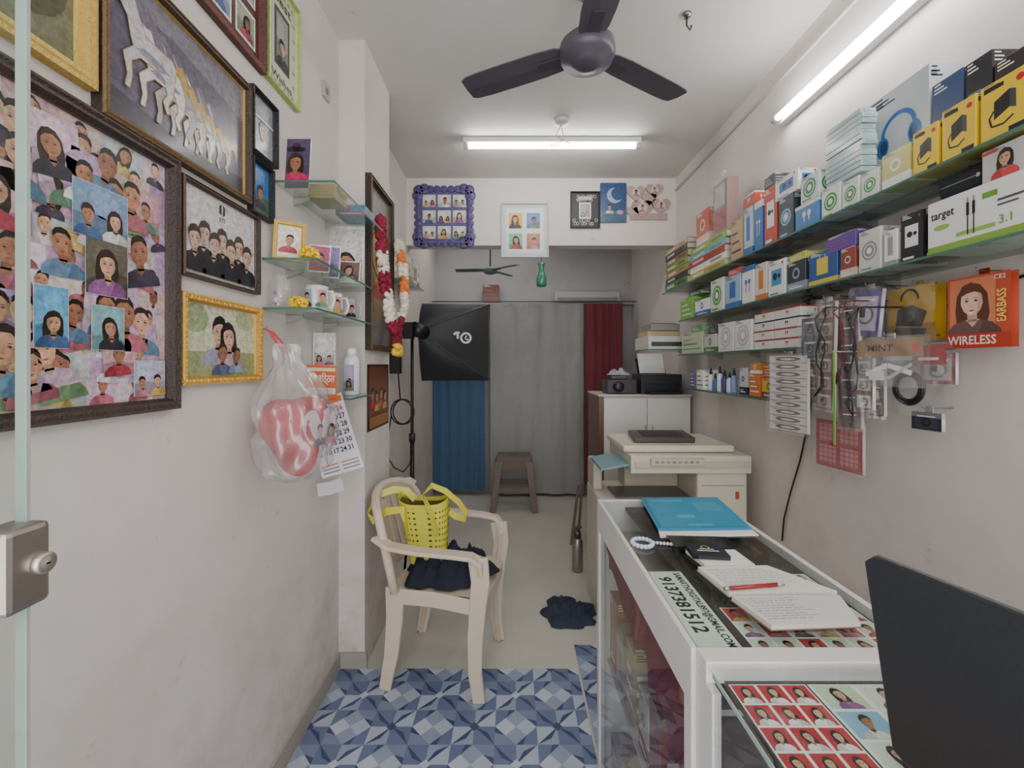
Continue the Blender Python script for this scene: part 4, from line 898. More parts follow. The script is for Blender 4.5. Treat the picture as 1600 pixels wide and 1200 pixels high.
for i,px in enumerate((1104,1111,1118,1125,1132,1140,1147)):
    y=yw(px,1.17); r=.016; h=[.12,.13,.10,.14,.12,.11,.13][i]; c=[PUR,WHITE,C(60,110,180),WHITE,C(70,70,130),C(220,220,225),C(130,150,190)][i]
    e=thing('glue_bottle','small capped bottle standing on the lowest glass shelf','bottle',(1.17,y,Z4+T),'small bottles on the lowest shelf')
    b=MB(); b.lathe([(r*.9,0),(r,.004),(r,h*.6),(r*.5,h*.72)],(1.17,y,Z4+T),c,12); mk('bottle_body',b,PLAST(),e)
    b=MB(); b.lathe([(r*.5,h*.72),(r*.5,h*.8),(r*.2,h)],(1.17,y,Z4+T),C(40,40,50),10); mk('bottle_cap',b,PLAST(),e)

# ------------------------------------------------------------ hanging packs
def hang(label,p0,p1,yt,yb,X,paint,film=False,c=WHITE,thick=.012,tilt=0,yaw=None,clear=False):
    Y0=yw(p1,X);Y1=yw(p0,X); z0=zz(yb,(Y0+Y1)/2); z1=zz(yt,(Y0+Y1)/2); w,h=Y1-Y0,z1-z0; ym=(Y0+Y1)/2
    e=thing('hanging_pack',label,'hanging pack',(X,ym,z0),'packs hung below the merchandise shelves')
    p=Vector((X,ym,z1)); Mx=Matrix.Translation(p)@Matrix.Rotation(random.uniform(-.1,.3) if yaw is None else yaw,4,'Z')@Matrix.Rotation(tilt,4,'X')@Matrix.Translation(-p)
    mb=MB(Mx)
    if not clear:
        mb.grid(lambda u,v:(X-.001-thick*16*(u*(1-u))*(v*(1-v)),Y1-u*w,z0+v*h),6,8,c); mb.add([(X,Y1,z0),(X,Y0,z0),(X,Y0,z1),(X,Y1,z1)],[[0,3,2,1]],c)
    sh=Sh((X-thick-.001,Y1,z0),UR,UV,NR,M=Mx,ls=.0003); paint(sh,w,h); mb.merge(sh); mk('pack_card',mb,GLOSSP(),e)
    hk=MB(); hk.tube([(1.32,ym,z1+.012),(X-.02,ym,z1+.012),(X-.024,ym,z1+.02)],.002,C(150,150,150),6); hk.box(X-.003,X+.001,ym-.012,ym+.012,z1-.004,z1+.018,c); mk('peg_hook',hk,METAL(),e)
    if film:
        ph=random.uniform(0,6)
        for s_ in ((0,1) if clear else (0,)):
            fm=MB(Mx); fm.grid(lambda u,v:(X-(thick+.010+.010*noise.noise(Vector((u*5,v*5,ph)))+.004*math.sin(u*17+v*9))*(1 if not s_ else .0)-(.0 if not s_ else .002),Y1+.008-u*(w+.016),z0-.008+v*(h+.016)),16,16,WHITE); mk('film_sleeve',fm,FILM(),e)
    return e
def h_strip(sh,w,h):
    sh.rect(0,0,w,h,C(196,190,184),1)
    for i in range(10):
        sh.rect(0,h*i/10,w,h*(i+.10)/10,C(120,110,106),2); sh.ell(w*.5,h*(i+.55)/10,w*.34,h*.03,C(90,86,90),2); sh.ell(w*.5,h*(i+.55)/10,w*.2,h*.014,C(196,190,184),3); sh.rect(w*.1,h*(i+.8)/10,w*.6,h*(i+.88)/10,C(130,70,76),2)
def h_plain(c1,c2,n=3):
    def f(sh,w,h):
        sh.rect(0,0,w,h,c1,1)
        for i in range(n):
            sh.rect(w*.1,h*(i+.12)/n,w*.9,h*(i+.85)/n,c2,2); sh.ring(w*.5,h*(i+.45)/n,min(w*.3,h*.26/n),w*.08,K(c2,.3),3,12); sh.rect(w*.2,h*(i+.74)/n,w*.8,h*(i+.80)/n,WHITE,3); sh.rect(w*.3,h*(i+.4)/n,w*.5,h*(i+.6)/n,C(44,42,46),4)
    return f
hang('long hanging strip of small earphone packets',1214,1258,556,674,1.10,h_strip,film=True)
hang('dark grey blister pack hanging on a hook',1259,1284,497,560,1.13,h_plain(C(64,68,78),C(96,102,112),2),film=True)
hang('small silver and maroon blister pack hanging on a hook',1262,1282,562,622,1.16,h_plain(C(120,90,90),C(150,140,136),3),film=True)
hang('brown and silver accessory packs hanging in a column',1284,1310,472,640,1.14,h_plain(C(120,90,84),C(160,142,134),6),film=True,tilt=.03)
hang('long maroon blister packs hanging in a column',1314,1342,480,668,1.18,h_plain(C(100,46,54),C(80,66,72),7),film=True,tilt=-.03)
hang('slim silver cable packets hanging beside maroon packs',1296,1322,468,600,1.25,h_plain(C(160,154,150),C(110,100,100),4),film=True)
hang('brown and white earphone packets hanging in a row',1344,1366,560,640,1.14,h_plain(C(110,88,84),C(180,174,168),3),film=True)
hang('dark red charger packets hanging near the strap',1366,1384,575,650,1.19,h_plain(C(90,44,50),C(120,100,100),3),film=True)
hang('purple and white phone cable pack hanging on a hook',1342,1384,452,525,1.20,h_plain(C(84,62,136),C(186,180,196),1),film=True,tilt=.12)
hang('second purple cable pack tucked behind another',1350,1392,470,548,1.27,h_plain(C(70,52,120),C(150,146,176),1),film=True,tilt=-.08)
def h_yellow(sh,w,h): sh.rect(0,0,w,h,C(200,160,46),1); sh.rect(0,0,w,h*.3,C(160,116,40),2); sh.pg([(w*.2,h*.3),(w*.75,h*.24),(w*.85,h*.5),(w*.55,h*.66),(w*.25,h*.6)],C(40,36,34),3); sh.ell(w*.5,h*.45,w*.12,h*.1,C(80,76,70),4); sh.ring(w*.5,h*.75,w*.2,w*.04,BLACK,3,12,0,180); sh.pg([(w*.1,h*.1),(w*.8,h*.06),(w*.85,h*.2),(w*.2,h*.26)],C(60,54,50),4)
hang('yellow pouch pack with a black strap gadget',1398,1484,448,532,1.27,h_yellow,film=True,thick=.03,c=C(200,160,46))
def h_red(sh,w,h):
    sh.rect(0,0,w,h,C(190,78,54),1); sh.rect(w*.04,h*.2,w*.78,h*.97,C(208,124,88),2); bust(sh,w*.42,h*.56,h*.44,3,skin=C(226,184,158),cloth=C(110,80,76),fem=True,hair=C(92,54,40)); sh.pg([(w*.37,h*.50),(w*.47,h*.50),(w*.44,h*.47),(w*.40,h*.47)],C(240,236,232),12)
    sh.rect(0,0,w,h*.2,C(176,60,46),12); sh.text('WIRELESS',w*.42,h*.1,h*.17,WHITE,13,w*.78); sh.text('EARBASS',w*.89,h*.55,h*.15,C(230,210,110),13,w*.55,rot=math.pi/2); sh.text('CE2',w*.86,h*.93,h*.08,WHITE,13)
hang('orange-red earphone packet with a smiling woman pictured',1494,1590,430,543,1.26,h_red,c=C(190,78,54),thick=.02,yaw=.05)
def h_mint(sh,w,h): sh.rect(0,h*.62,w,h,C(146,114,82),2); sh.text('MINT',w*.38,h*.8,h*.2,C(50,34,26),4,w*.4); sh.line([(w*.15,h*.2),(w*.5,h*.42),(w*.85,h*.25)],w*.07,C(232,232,232),3); sh.line([(w*.15,h*.32),(w*.5,h*.12),(w*.85,h*.45)],w*.05,C(190,186,182),3); sh.rect(w*.2,h*.08,w*.45,h*.3,C(224,220,216),4); sh.ell(w*.9,h*.8,w*.05,w*.05,RED,4)
hang('clear packet with brown header card and white leads',1350,1444,530,600,1.12,h_mint,film=True,yaw=.1,clear=True)
def h_cable(sh,w,h): sh.rect(w*.55,h*.72,w,h,C(170,56,58),2); sh.rect(w*.0,h*.78,w*.5,h*.9,WHITE,3); sh.rect(w*.6,h*.78,w*.9,h*.82,WHITE,3)
hang('clear bag with black coiled cable and red label',1386,1486,540,645,1.20,h_cable,film=True,yaw=0,clear=True)
b=MB(); Ym=(yw(1384,1.20)+yw(1488,1.20))/2; zc=zz(606,Ym)
for k in range(5):
    r=.036+.0035*k; b.tube([(1.176-.002*(k%2),Ym+r*math.cos(t*.2618),zc+r*math.sin(t*.2618)) for t in range(24)],.0036,BLACK,6,True)
b.tube([(1.176,Ym,zc+.04),(1.176,Ym,zc+.075),(1.20,Ym,zc+.085),(1.32,Ym,zc+.085)],.0025,BLACK,6)
mk('coiled_cable',b,PLAST(),label='black charging cable coiled in a clear bag',cat='cable')
hang('small black accessory packet hanging low',1433,1474,644,672,1.25,h_plain(C(36,42,54),C(50,56,70),1))
def h_grid(sh,w,h):
    sh.rect(0,0,w,h,C(160,56,68),1)
    for i in range(2):
        for j in range(2):
            sh.rect(w*(.08+.46*i),h*(.08+.46*j),w*(.46+.46*i),h*(.46+.46*j),C(190,120,122),2)
            for k in range(4): sh.line([(w*(.08+.46*i+.1*k),h*(.08+.46*j)),(w*(.08+.46*i+.1*k),h*(.46+.46*j))],w*.015,C(150,50,62),3); sh.line([(w*(.08+.46*i),h*(.1+.46*j+.1*k)),(w*(.46+.46*i),h*(.1+.46*j+.1*k))],w*.015,C(150,50,62),3)
hang('red mesh-like four-window packet hanging lowest',1285,1347,658,733,1.24,h_grid,film=True)
hang('grey and black earphone packet beside the red packet',1448,1492,552,600,1.28,h_plain(C(130,50,56),C(180,170,166),1),film=True)
for k,(px,yt,yb,c,X) in enumerate(((1270,466,500,BLACK,1.28),(1300,462,520,C(110,50,50),1.28),(1330,460,540,C(220,220,220),1.28),(1362,470,560,BLACK,1.28),(1392,520,600,C(100,90,180),1.28),(1290,480,620,BLACK,1.10),(1322,470,600,C(96,40,46),1.11),(1342,480,650,BLACK,1.10))):
    Y=yw(px,X); za,zb_=zz(yt,Y),zz(yb,Y); b=MB(); L=za-zb_
    pts=[(1.32,Y,za),(X,Y,za)]+[(X-.015-.012*math.sin(q*1.9+k),Y+.018*math.sin(q*1.1)+.008*math.sin(q*2.7+k),za-L*q/8) for q in range(1,9)]+[(X-.02-.01*math.sin(q+k),Y-.020*math.sin(q*1.0)-.006*math.sin(q*2.3),za-L*q/8) for q in range(7,0,-1)]+[(X-.004,Y-.004,za-.002)]
    b.tube(pts,.0026,c,6)
    mk('hanging_cable',b,PLAST(),label='thin looped earphone cable hanging from a hook',cat='cable',group='looped cables on the merchandise wall')
b=MB(); b.ribbon([(1.05,1.42,1.44),(1.048,1.415,1.30),(1.052,1.42,1.14)],.009,.002,C(120,180,70),(0,1,0)); b.tube([(1.32,1.42,1.443),(1.045,1.42,1.443)],.002,C(150,150,150),6)
mk('lanyard',b,PLAST(),label='bright green lanyard strap hanging on a hook',cat='strap')
b=MB(); b.tube([(1.312,.95,1.665),(1.31,1.15,1.62),(1.312,1.3,1.58),(1.312,1.6,1.585),(1.312,1.9,1.55)],.004,BLACK,6); mk('wall_cable',b,PLAST(),label='black cable draped along the wall below the shelf',cat='cable')
b=MB()
pts=[(1.312,yw(px,1.312),zz(py,yw(px,1.312))) for px,py in ((1275,560),(1268,620),(1262,665),(1250,720),(1235,770),(1225,810),(1222,845))]
b.tube(pts,.004,BLACK,6); mk('wall_cable',b,PLAST(),label='black power cable hanging down the white wall',cat='cable')

# ------------------------------------------------------------ counters
LW=C(216,210,210)
def sheet_photos(sh,u0,v0,u1,v1,nx,ny,bgs,L=1,mixed=False):
    sh.rect(u0,v0,u1,v1,C(228,226,222),L); w=(u1-u0)/nx;h=(v1-v0)/ny
    sk,cl,fm=C(206,164,136),C(226,222,220),True
    for i in range(nx):
        for j in range(ny):
            if mixed: sk,cl,fm=random.choice(SK),random.choice(CL),random.random()<.4
            a=u0+w*i+w*.06;b=v0+h*j+h*.05; bg=bgs[(i+j*mixed)%len(bgs)]; sh.rect(a,b,a+w*.88,b+h*.9,bg,L+1)
            bust(sh,a+w*.44,b+h*.44,min(h*.44,w*.55),L+2,skin=sk,cloth=cl,fem=fm)
ct=.95; cx0,cx1,cy0,cy1=.285,.675,.692,1.457
e=thing('display_counter','white laminate and glass display counter with goods beneath the glass','counter',((cx0+cx1)/2,(cy0+cy1)/2,0))
b=MB(); b.box(cx0,cx0+.010,cy0,cy1,.855,ct,LW); b.box(cx0+.010,cx1,cy1-.016,cy1,0.03,ct,LW); b.box(cx0,cx0+.02,cy1-.03,cy1,0,.855,LW); b.box(cx0,cx0+.02,cy0,cy0+.03,0,.855,LW)
b.box(cx1-.014,cx1,cy0,cy1-.016,.03,ct-.0,LW); b.box(cx0+.002,cx0+.014,cy0+.03,cy1-.03,0,.1,LW); b.box(cx0+.012,cx1-.014,cy0,cy1-.016,.03,.05,LW)
mk('laminate_frame',b,LAM(),e,bevel=.0015)
b=MB(); b.box(cx0+.010,cx1-.014,cy0,cy1-.016,ct-.006,ct,WHITE); mk('glass_top',b,GLASS(),e)
b=MB(); b.box(cx0+.004,cx0+.008,cy0+.03,cy1-.03,.1,.855,WHITE); mk('glass_side',b,SIDEG(),e)
b=MB(); b.box(.375,cx1-.015,cy0+.002,cy1-.02,ct-.03,ct-.02,C(66,56,54)); b.box(cx0+.03,cx1-.015,cy0+.002,cy1-.02,.84,.85,C(186,176,172)); b.box(cx0+.03,cx1-.02,cy0+.04,cy1-.02,.42,.43,C(190,182,178)); b.box(.43,.44,cy0+.04,cy1-.02,.05,.84,C(176,158,154)); mk('shelf_board',b,LAM(),e)
b=MB(); b.grid(lambda u,v:(cx0+.022+.006*math.sin(u*34)+.0*v,cy0+.03+u*(cy1-cy0-.06),.852-v*(.06+.12*(1-u)+.03*math.sin(u*22)**2)),60,5,C(122,38,52)); mk('maroon_drape',b,FABRIC(),e,label='maroon scalloped cloth valance behind glass')
def flat(name,label,cat,quad,z,t,col,paint=None,mat=None):
    q=[Vector((x,y,z)) for x,y in quad]; up=Vector((0,0,t)); mb=MB(); mb.slab(q,t,col)
    if paint:
        U=(q[1]-q[0]);V=(q[3]-q[0]); w,h=U.length,V.length; sh=Sh(q[0]+up,U.normalized(),V.normalized(),(0,0,1),ls=.0001); paint(sh,w,h); mb.merge(sh)
    return mk(name,mb,mat or PRINT(),label=label,cat=cat)
def pt_num(sh,w,h):
    sh.rect(0,0,w,h,C(208,216,202),1); sh.text('9137381512',w*.46,h*.34,h*.52,BLACK,3,w*.74,off=.03); sh.text('SAMARTHDIGITAL897@GMAIL.COM',w*.5,h*.80,h*.27,BLACK,3,w*.95,off=.03)
flat('contact_sticker','pale sticker strip with printed phone number and email','sticker',[(.302,.965),(.302,.70),(.374,.70),(.374,.965)],ct-.010,.001,C(206,214,198),pt_num)
b=MB(); b.box(.299,.374,.696,.970,ct-.013,ct-.0101,C(180,176,172)); mk('sticker_card',b,LAM(),label='pale card strip carrying the contact sticker',cat='card')
def pt_sheet(nx,ny,bgs,mixed=False): return lambda sh,w,h: sheet_photos(sh,0,0,w,h,nx,ny,bgs,1,mixed)
gb=[C(176,198,168),C(198,204,190)]; RB=[C(176,34,46)]
flat('passport_photo_sheet','sheet of small portraits on green beneath the counter glass','photo sheet',[(.50,.85),(.655,.85),(.655,.975),(.50,.975)],ct-.0195,.0006,WHITE,pt_sheet(4,3,gb,True))
flat('passport_photo_sheet','sheet of small portraits on red and white beneath the counter glass','photo sheet',[(.40,.70),(.655,.70),(.655,.84),(.40,.84)],ct-.0195,.0006,WHITE,pt_sheet(6,3,[C(198,204,190),C(202,206,196),C(176,66,66)],True))
ci=0
for (zz0,ys_) in ((.4301,(.74,.83,.95,1.04,1.16,1.27,1.36)),(.0502,(.78,.92,1.06,1.2,1.32))):
    for yy in ys_:
        ww=random.uniform(.07,.085) if zz0>.1 else .11; hh_=random.uniform(.1,.24); c1=[C(160,110,80),C(204,198,192),C(150,70,64),C(196,186,176),C(180,160,124),C(170,150,150)][ci%6]
        boxat('stored_carton','small carton crowded inside the glass counter','box',.325,.41,yy,yy+ww,zz0,zz0+hh_,c1,[C(160,80,76),WHITE,C(140,110,90)][ci%3],['band','lines','buds'][ci%3],'cartons stored inside the counter'); ci+=1
def crumple(name,label,cat,cx,cy,z,rx,ry,h,col,seed=0,mat=None,rot=0,n=44):
    mb=MB(Matrix.Translation((cx,cy,z))@Matrix.Rotation(rot,4,'Z'))
    def fn(u,v):
        t=u*2*math.pi; r=v*(1+.45*noise.noise(Vector((math.cos(t)*1.6,math.sin(t)*1.6,seed)))+.15*noise.noise(Vector((math.cos(t)*5,math.sin(t)*5,seed))))
        x=rx*r*math.cos(t); y=ry*r*math.sin(t)
        k=max(0,1-v**2.2); a=abs(noise.noise(Vector((x*16,y*16,seed+3))))+.5*abs(noise.noise(Vector((x*38,y*38,seed+5))))
        return (x,y,.003+h*k*(.45+1.2*a)+.012*a*(1-v))
    mb.grid(fn,n,16,col); return mk(name,mb,mat or FABRIC(),label=label,cat=cat)
crumple('tissue_cloth','crumpled white cloth inside the counter','cloth',.345,1.05,.8501,.02,.07,.03,C(216,212,208),4)
crumple('paper_bundle','crumpled brown paper inside the counter','paper',.345,1.26,.8501,.02,.07,.03,C(170,146,126),6)

dx0,dx1,dy0,dy1=.292,.80,-.12,.690
e=thing('display_counter','lower-end white framed glass counter with photo sheets under glass','counter',((dx0+dx1)/2,(dy0+dy1)/2,0))
b=MB(); b.box(dx0,dx1,dy1-.036,dy1,ct-.03,ct+.003,LW); b.box(dx0,dx0+.014,dy1-.056,dy1,0,ct-.03,LW); b.box(dx1-.014,dx1,dy0,dy1-.045,0,ct,LW); b.box(dx0,dx0+.016,dy0,dy0+.05,0,ct-.03,LW); b.box(dx0+.002,dx0+.014,dy0+.05,dy1-.065,0,.1,LW); b.box(dx0+.016,dx1-.014,dy0,dy1-.002,.03,.05,LW)
mk('laminate_frame',b,LAM(),e,bevel=.002)
b=MB(); b.box(dx0+.001,dx1-.014,dy0,dy1-.036,ct-.006,ct,WHITE); mk('glass_top',b,GLASS(),e)
b=MB(); b.box(dx0+.002,dx0+.007,dy0+.05,dy1-.056,.1,ct-.007,WHITE); mk('glass_side',b,SIDEG(),e)
b=MB(); b.box(dx0,dx0+.0015,dy0+.05,dy1-.056,ct-.0065,ct+.0005,C(160,176,168)); mk('polished_edge',b,cm('edge'),e)
b=MB(); b.box(dx0+.02,dx1-.015,dy0+.01,dy1-.05,ct-.022,ct-.015,C(60,58,58)); b.box(dx0+.02,dx1-.015,dy0+.01,dy1-.05,.55,.56,C(150,142,140)); b.box(dx0+.19,dx0+.20,dy0+.01,dy1-.05,.06,.92,C(140,126,124)); mk('shelf_board',b,LAM(),e)
flat('passport_photo_sheet','sheet of repeated portraits on deep red','photo sheet',[(.314,.30),(.425,.30),(.425,.632),(.314,.632)],ct-.0148,.0006,WHITE,pt_sheet(3,9,RB))
flat('passport_photo_sheet','pale green sheet of varied head portraits','photo sheet',[(.428,.30),(.62,.30),(.62,.632),(.428,.632)],ct-.0148,.0006,C(180,205,170),pt_sheet(3,7,[C(190,202,174),C(212,212,202),C(132,174,202)],True))
for i,(y0_,y1_,h_,c1) in enumerate(((.50,.60,.14,C(60,84,130)),(.40,.49,.2,C(150,54,64)),(.30,.39,.1,C(190,180,170)))):
    boxat('accessory_box','boxed accessory standing inside the near glass counter','box',.325,.45,y0_,y1_,.5601,.5601+h_,c1,C(190,190,190),['band','lines','buds'][i],'boxes inside the near counter')
z=ct
def pt_paper(sh,w,h):
    for i in range(9): sh.rect(w*.1,h*(.08+.1*i),w*.9,h*(.085+.1*i),C(150,150,160),1)
flat('paper_stack','loose white papers under a blue folder','paper',[(.385,1.130),(.648,1.143),(.665,1.33),(.43,1.33)],z+.0005,.003,C(228,228,226),pt_paper)
def pt_folder(sh,w,h):
    sh.rect(0,0,w,h,C(52,142,178),1); sh.rect(w*.04,h*.04,w*.96,h*.05,C(30,104,144),2); sh.rect(w*.3,h*.3,w*.5,h*.4,C(88,168,198),2); sh.rect(w*.02,h*.02,w*.05,h*.98,C(34,116,156),2); sh.rect(w*.6,h*.5,w*.9,h*.8,C(64,152,186),2)
    sh.rect(w*.35,h*.08,w*.62,h*.12,C(90,170,200),2); sh.rect(w*.1,h*.85,w*.5,h*.9,C(90,170,200),2)
flat('document_folder','bright blue document folder lying on the glass','folder',[(.392,1.168),(.648,1.176),(.668,1.450),(.426,1.44)],z+.0045,.005,C(40,124,162),pt_folder,mat=GLOSSP())
e=thing('bead_bracelet','clear crystal bead bracelet lying on the glass','bracelet',(.325,1.085,z))
b=MB()
for i in range(16):
    t=i/16*6.283; b.sph((.325+.024*math.cos(t),1.085+.026*math.sin(t),z+.0065),.006,C(196,208,228),8,6)
mk('bead_string',b,cm('crystal',.05,var=.05,coat=1),e)
b=MB(); 
for i in range(6): b.sph((.355+.008*i,1.09-.002*i,z+.005),.0045,C(190,190,200),8,6)
mk('tassel',b,cm('crystal'),e)
def phone(quad,label):
    flat('mobile_phone',label,'phone',quad,z+.0005,.009,C(24,24,28),lambda sh,w,h:(sh.rect(w*.03,h*.05,w*.97,h*.95,C(12,12,16),1),sh.ell(w*.08,h*.5,h*.06,h*.06,C(50,50,60),2)),mat=cm('phoneglass',.1,var=.02,coat=.6))
phone([(.395,1.055),(.545,1.045),(.548,1.115),(.398,1.125)],'black smartphone lying face up on the glass')
def pt_diary(sh,w,h): sh.rect(0,0,w,h,C(34,36,48),1); sh.rect(w*.2,h*.35,w*.8,h*.42,WHITE,2); sh.rect(w*.3,h*.52,w*.7,h*.57,WHITE,2); sh.ring(w*.5,h*.7,w*.12,w*.03,C(200,170,90),2,12)
flat('notepad','small white notepad beneath a dark diary','notepad',[(.425,.962),(.535,.958),(.530,1.035),(.415,1.04)],z+.0005,.010,C(226,223,219))
flat('pocket_diary','small black pocket diary with white lettering bars','diary',[(.410,.985),(.490,.975),(.497,1.043),(.415,1.047)],z+.011,.010,C(30,30,36),pt_diary,mat=GLOSSP())
def pt_hand(sh,w,h):
    for r in range(9):
        v=h*(.9-.09*r); u=w*.06; sh.rect(w*.04,v-.0012,w*.96,v-.0009,C(170,185,210),1)
        while u<w*random.uniform(.6,.9):
            pts=[(u+k*.0018,v+random.uniform(0,.003)) for k in range(random.randint(4,8))]; sh.line(pts,.0008,C(60,60,110),2); u=pts[-1][0]+.003
def notebook(label,q,zb,tilt_col,pc):
    e=thing('open_notebook',label,'notebook',(sum(p[0] for p in q)/4,sum(p[1] for p in q)/4,zb),'handwritten notebooks on the counter')
    c=Vector((sum(p[0] for p in q)/4,sum(p[1] for p in q)/4,0)); mb=MB()
    mb.slab([(p[0]+(p[0]-c.x)*.03,p[1]+(p[1]-c.y)*.03,zb) for p in q],.0015,tilt_col); mk('cover',mb,PRINT(),e)
    mb=MB(); qq=[Vector((p[0],p[1],zb+.0016)) for p in q]; mb.slab(qq,.008,pc); U=qq[1]-qq[0];V=qq[3]-qq[0]
    sh=Sh(qq[0]+Vector((0,0,.0081)),U.normalized(),V.normalized(),(0,0,1),ls=.0001); pt_hand(sh,U.length*.9,V.length*.95); mb.merge(sh); mk('ruled_pages',mb,PRINT(),e)
    return e
notebook('open ruled notebook with blue handwriting lying on glass',[(.420,.842),(.632,.846),(.560,.955),(.405,.948)],z+.0006,C(150,140,130),C(222,216,204))
notebook('smaller ruled notebook overlapping with brown cover edge',[(.438,.735),(.596,.744),(.626,.832),(.418,.828)],z+.0006,C(130,94,74),C(208,204,200))
e=thing('ballpoint_pen','red and silver ballpoint pen resting on the notebook','pen',(.48,.852,z+.011))
b=MB(); b.tube([(.425,.848,z+.0148),(.525,.862,z+.0148)],.0038,C(150,30,42),10); mk('barrel',b,GLOSSP(),e)
b=MB(); b.tube([(.525,.862,z+.0148),(.542,.8645,z+.0138)],.0034,C(190,190,195),10,r2=.001); b.tube([(.413,.8465,z+.0148),(.425,.848,z+.0148)],.0034,C(190,190,195),10); mk('metal_tip',b,METAL(),e)

# laptop
e=thing('laptop','open black laptop seen from behind its lid','laptop',(.52,.34,z))
A=Vector((.425,.486,z+.014)); d=Vector((.095,-.34,0)).normalized(); up=Vector((-.042,-.010,.232)); n=up.cross(d).normalized(); n=n if n.x<0 else -n
w=.36; b=MB()
def P(a,c,t): return A+d*a+up*c-n*t
t=.007; r=.012; out=[(0+r,0),(w-r,0),(w,.03),(w,.95),(w-r,1),(r,1),(0,.95),(0,.03)]
b.add([P(a,c,0) for a,c in out]+[P(a,c,t) for a,c in out],[list(range(8))[::-1],list(range(8,16))]+[[i,(i+1)%8,8+(i+1)%8,8+i] for i in range(8)],C(38,40,44)); mk('screen_lid',b,cm('laptop_shell',.35,var=.3,scale=200,bump=.1,bscale=600),e,bevel=.002)
b=MB(); sd=Vector((-d.y,d.x,0)); sd=sd if sd.x>0 else -sd; B=Vector((.434,.486,z+.001)); q=[B,B+d*w,B+d*w+sd*.235,B+sd*.235]
b.slab(q,.015,C(34,36,40)); mk('keyboard_base',b,cm('laptop_shell'),e,bevel=.003)
b=MB()
for i in range(12):
    for j in range(5):
        c=B+d*(.03+.025*i)+sd*(.05+.022*j)+Vector((0,0,.0155)); b.slab([c,c+d*.02,c+d*.02+sd*.018,c+sd*.018],.002,C(16,16,18))
mk('key_grid',b,PLAST(),e)

# ------------------------------------------------------------ copier
BE=C(210,202,184); BE2=C(194,186,168)
e=thing('photocopier','off-white office photocopier with open output bay and lid','photocopier',(.86,2.5,0))
b=MB(); b.box(.98,1.245,2.3,2.74,.0,.83,BE); b.box(.468,.98,2.32,2.72,.0,.68,BE); b.box(.66,.98,2.56,2.72,.68,.83,K(BE,.8)); b.box(.468,.52,2.5,2.70,.68,.84,BE2); mk('copier_body',b,PLAST(),e,bevel=.012)
b=MB(); b.box(.62,1.25,2.27,2.76,.832,.925,BE); b.box(.64,1.24,2.262,2.27,.86,.895,BE2); mk('scanner_unit',b,PLAST(),e,bevel=.014)
b=MB(); b.box(.60,1.20,2.34,2.76,.927,.965,C(214,207,190)); mk('document_lid',b,PLAST(),e,bevel=.012)
b=MB(); b.slab([(.68,2.42,.966),(1.02,2.42,.966),(1.06,2.70,.966),(.72,2.70,.966)],.03,C(78,70,66)); mk('feed_tray',b,PLAST(),e,bevel=.006)
b=MB(); b.slab([(.74,2.46,.997),(.97,2.46,.997),(1.0,2.66,.997),(.77,2.66,.997)],.003,C(52,48,48)); mk('platen_pad',b,PRINT(),e)
b=MB(); b.box(.72,1.0,2.248,2.27,.875,.915,BE2); sh=Sh((.74,2.2475,.88),UF,UV,NF)
for i in range(8): sh.rect(.03*i,.01,.03*i+.018,.022,C(140,146,142) if i%3 else C(110,150,112),1)
b.merge(sh); mk('control_panel',b,PLAST(),e,bevel=.004)
b=MB(); b.slab([(.47,2.30,.84),(.618,2.30,.865),(.618,2.60,.865),(.47,2.60,.84)],.012,C(126,156,168)); mk('side_tray',b,PLAST(),e)
b=MB(); b.box(.56,.96,2.34,2.55,.682,.690,C(96,92,88)); mk('output_tray',b,PLAST(),e)
b=MB(); sh=Sh((.98,2.299,.0),UF,UV,NF); sh.rect(.02,.55,.245,.553,C(120,112,100),1); sh.rect(.02,.76,.245,.763,C(120,112,100),1); sh.rect(.20,.69,.22,.73,C(190,70,50),1); sh.rect(.15,.2,.153,.55,C(120,112,100),1)
s2=Sh((.468,2.319,.0),UF,UV,NF); s2.ell(.06,.645,.03,.018,C(215,120,50),1); s2.rect(.02,.45,.5,.453,C(120,112,100),1); s2.rect(.18,.35,.34,.38,C(110,104,94),1); sh.merge(s2); mk('panel_markings',sh,PRINT(),e)

# printer cabinet
e=thing('storage_cabinet','white fronted wood-sided storage cabinet carrying printers','cabinet',(.98,3.35,0))
b=MB(); b.box(.63,.664,3.16,3.60,0,1.17,C(108,78,60)); b.box(.664,1.30,3.175,3.60,.0,1.17,C(200,196,190)); b.box(.625,1.305,3.15,3.60,1.17,1.185,C(194,188,180)); mk('cabinet_body',b,LAM(),e,bevel=.002)
for i in range(2):
    b=MB(); b.box(.668+.316*i,.98+.316*i,3.16,3.174,.06,1.16,C(214,212,208)); dd=mk('door',b,LAM(),e,bevel=.003); BASE[dd.name]=BASE[e.name]
    h_=MB(); x=.965+.05*i; h_.tube([(x,3.158,.86),(x,3.135,.87),(x,3.135,.95),(x,3.158,.96)],.005,C(180,180,180),8); mk('door_handle',h_,METAL(),dd)
e=thing('inkjet_printer','black inkjet printer with white paper in the rear tray','printer',(1.09,3.3,1.186))
b=MB(); b.box(.95,1.25,3.2,3.45,1.186,1.33,C(34,34,38)); b.box(.97,1.23,3.195,3.2,1.20,1.26,C(18,18,20)); mk('printer_body',b,PLAST(),e,bevel=.01)
b=MB(); b.add([(.99,3.42,1.33),(1.21,3.42,1.33),(1.21,3.50,1.45),(.99,3.50,1.45),(.99,3.43,1.33),(1.21,3.43,1.33),(1.21,3.51,1.45),(.99,3.51,1.45)],[[0,1,2,3],[7,6,5,4],[0,4,5,1],[1,5,6,2],[2,6,7,3],[3,7,4,0]],C(36,36,40)); mk('rear_tray',b,PLAST(),e)
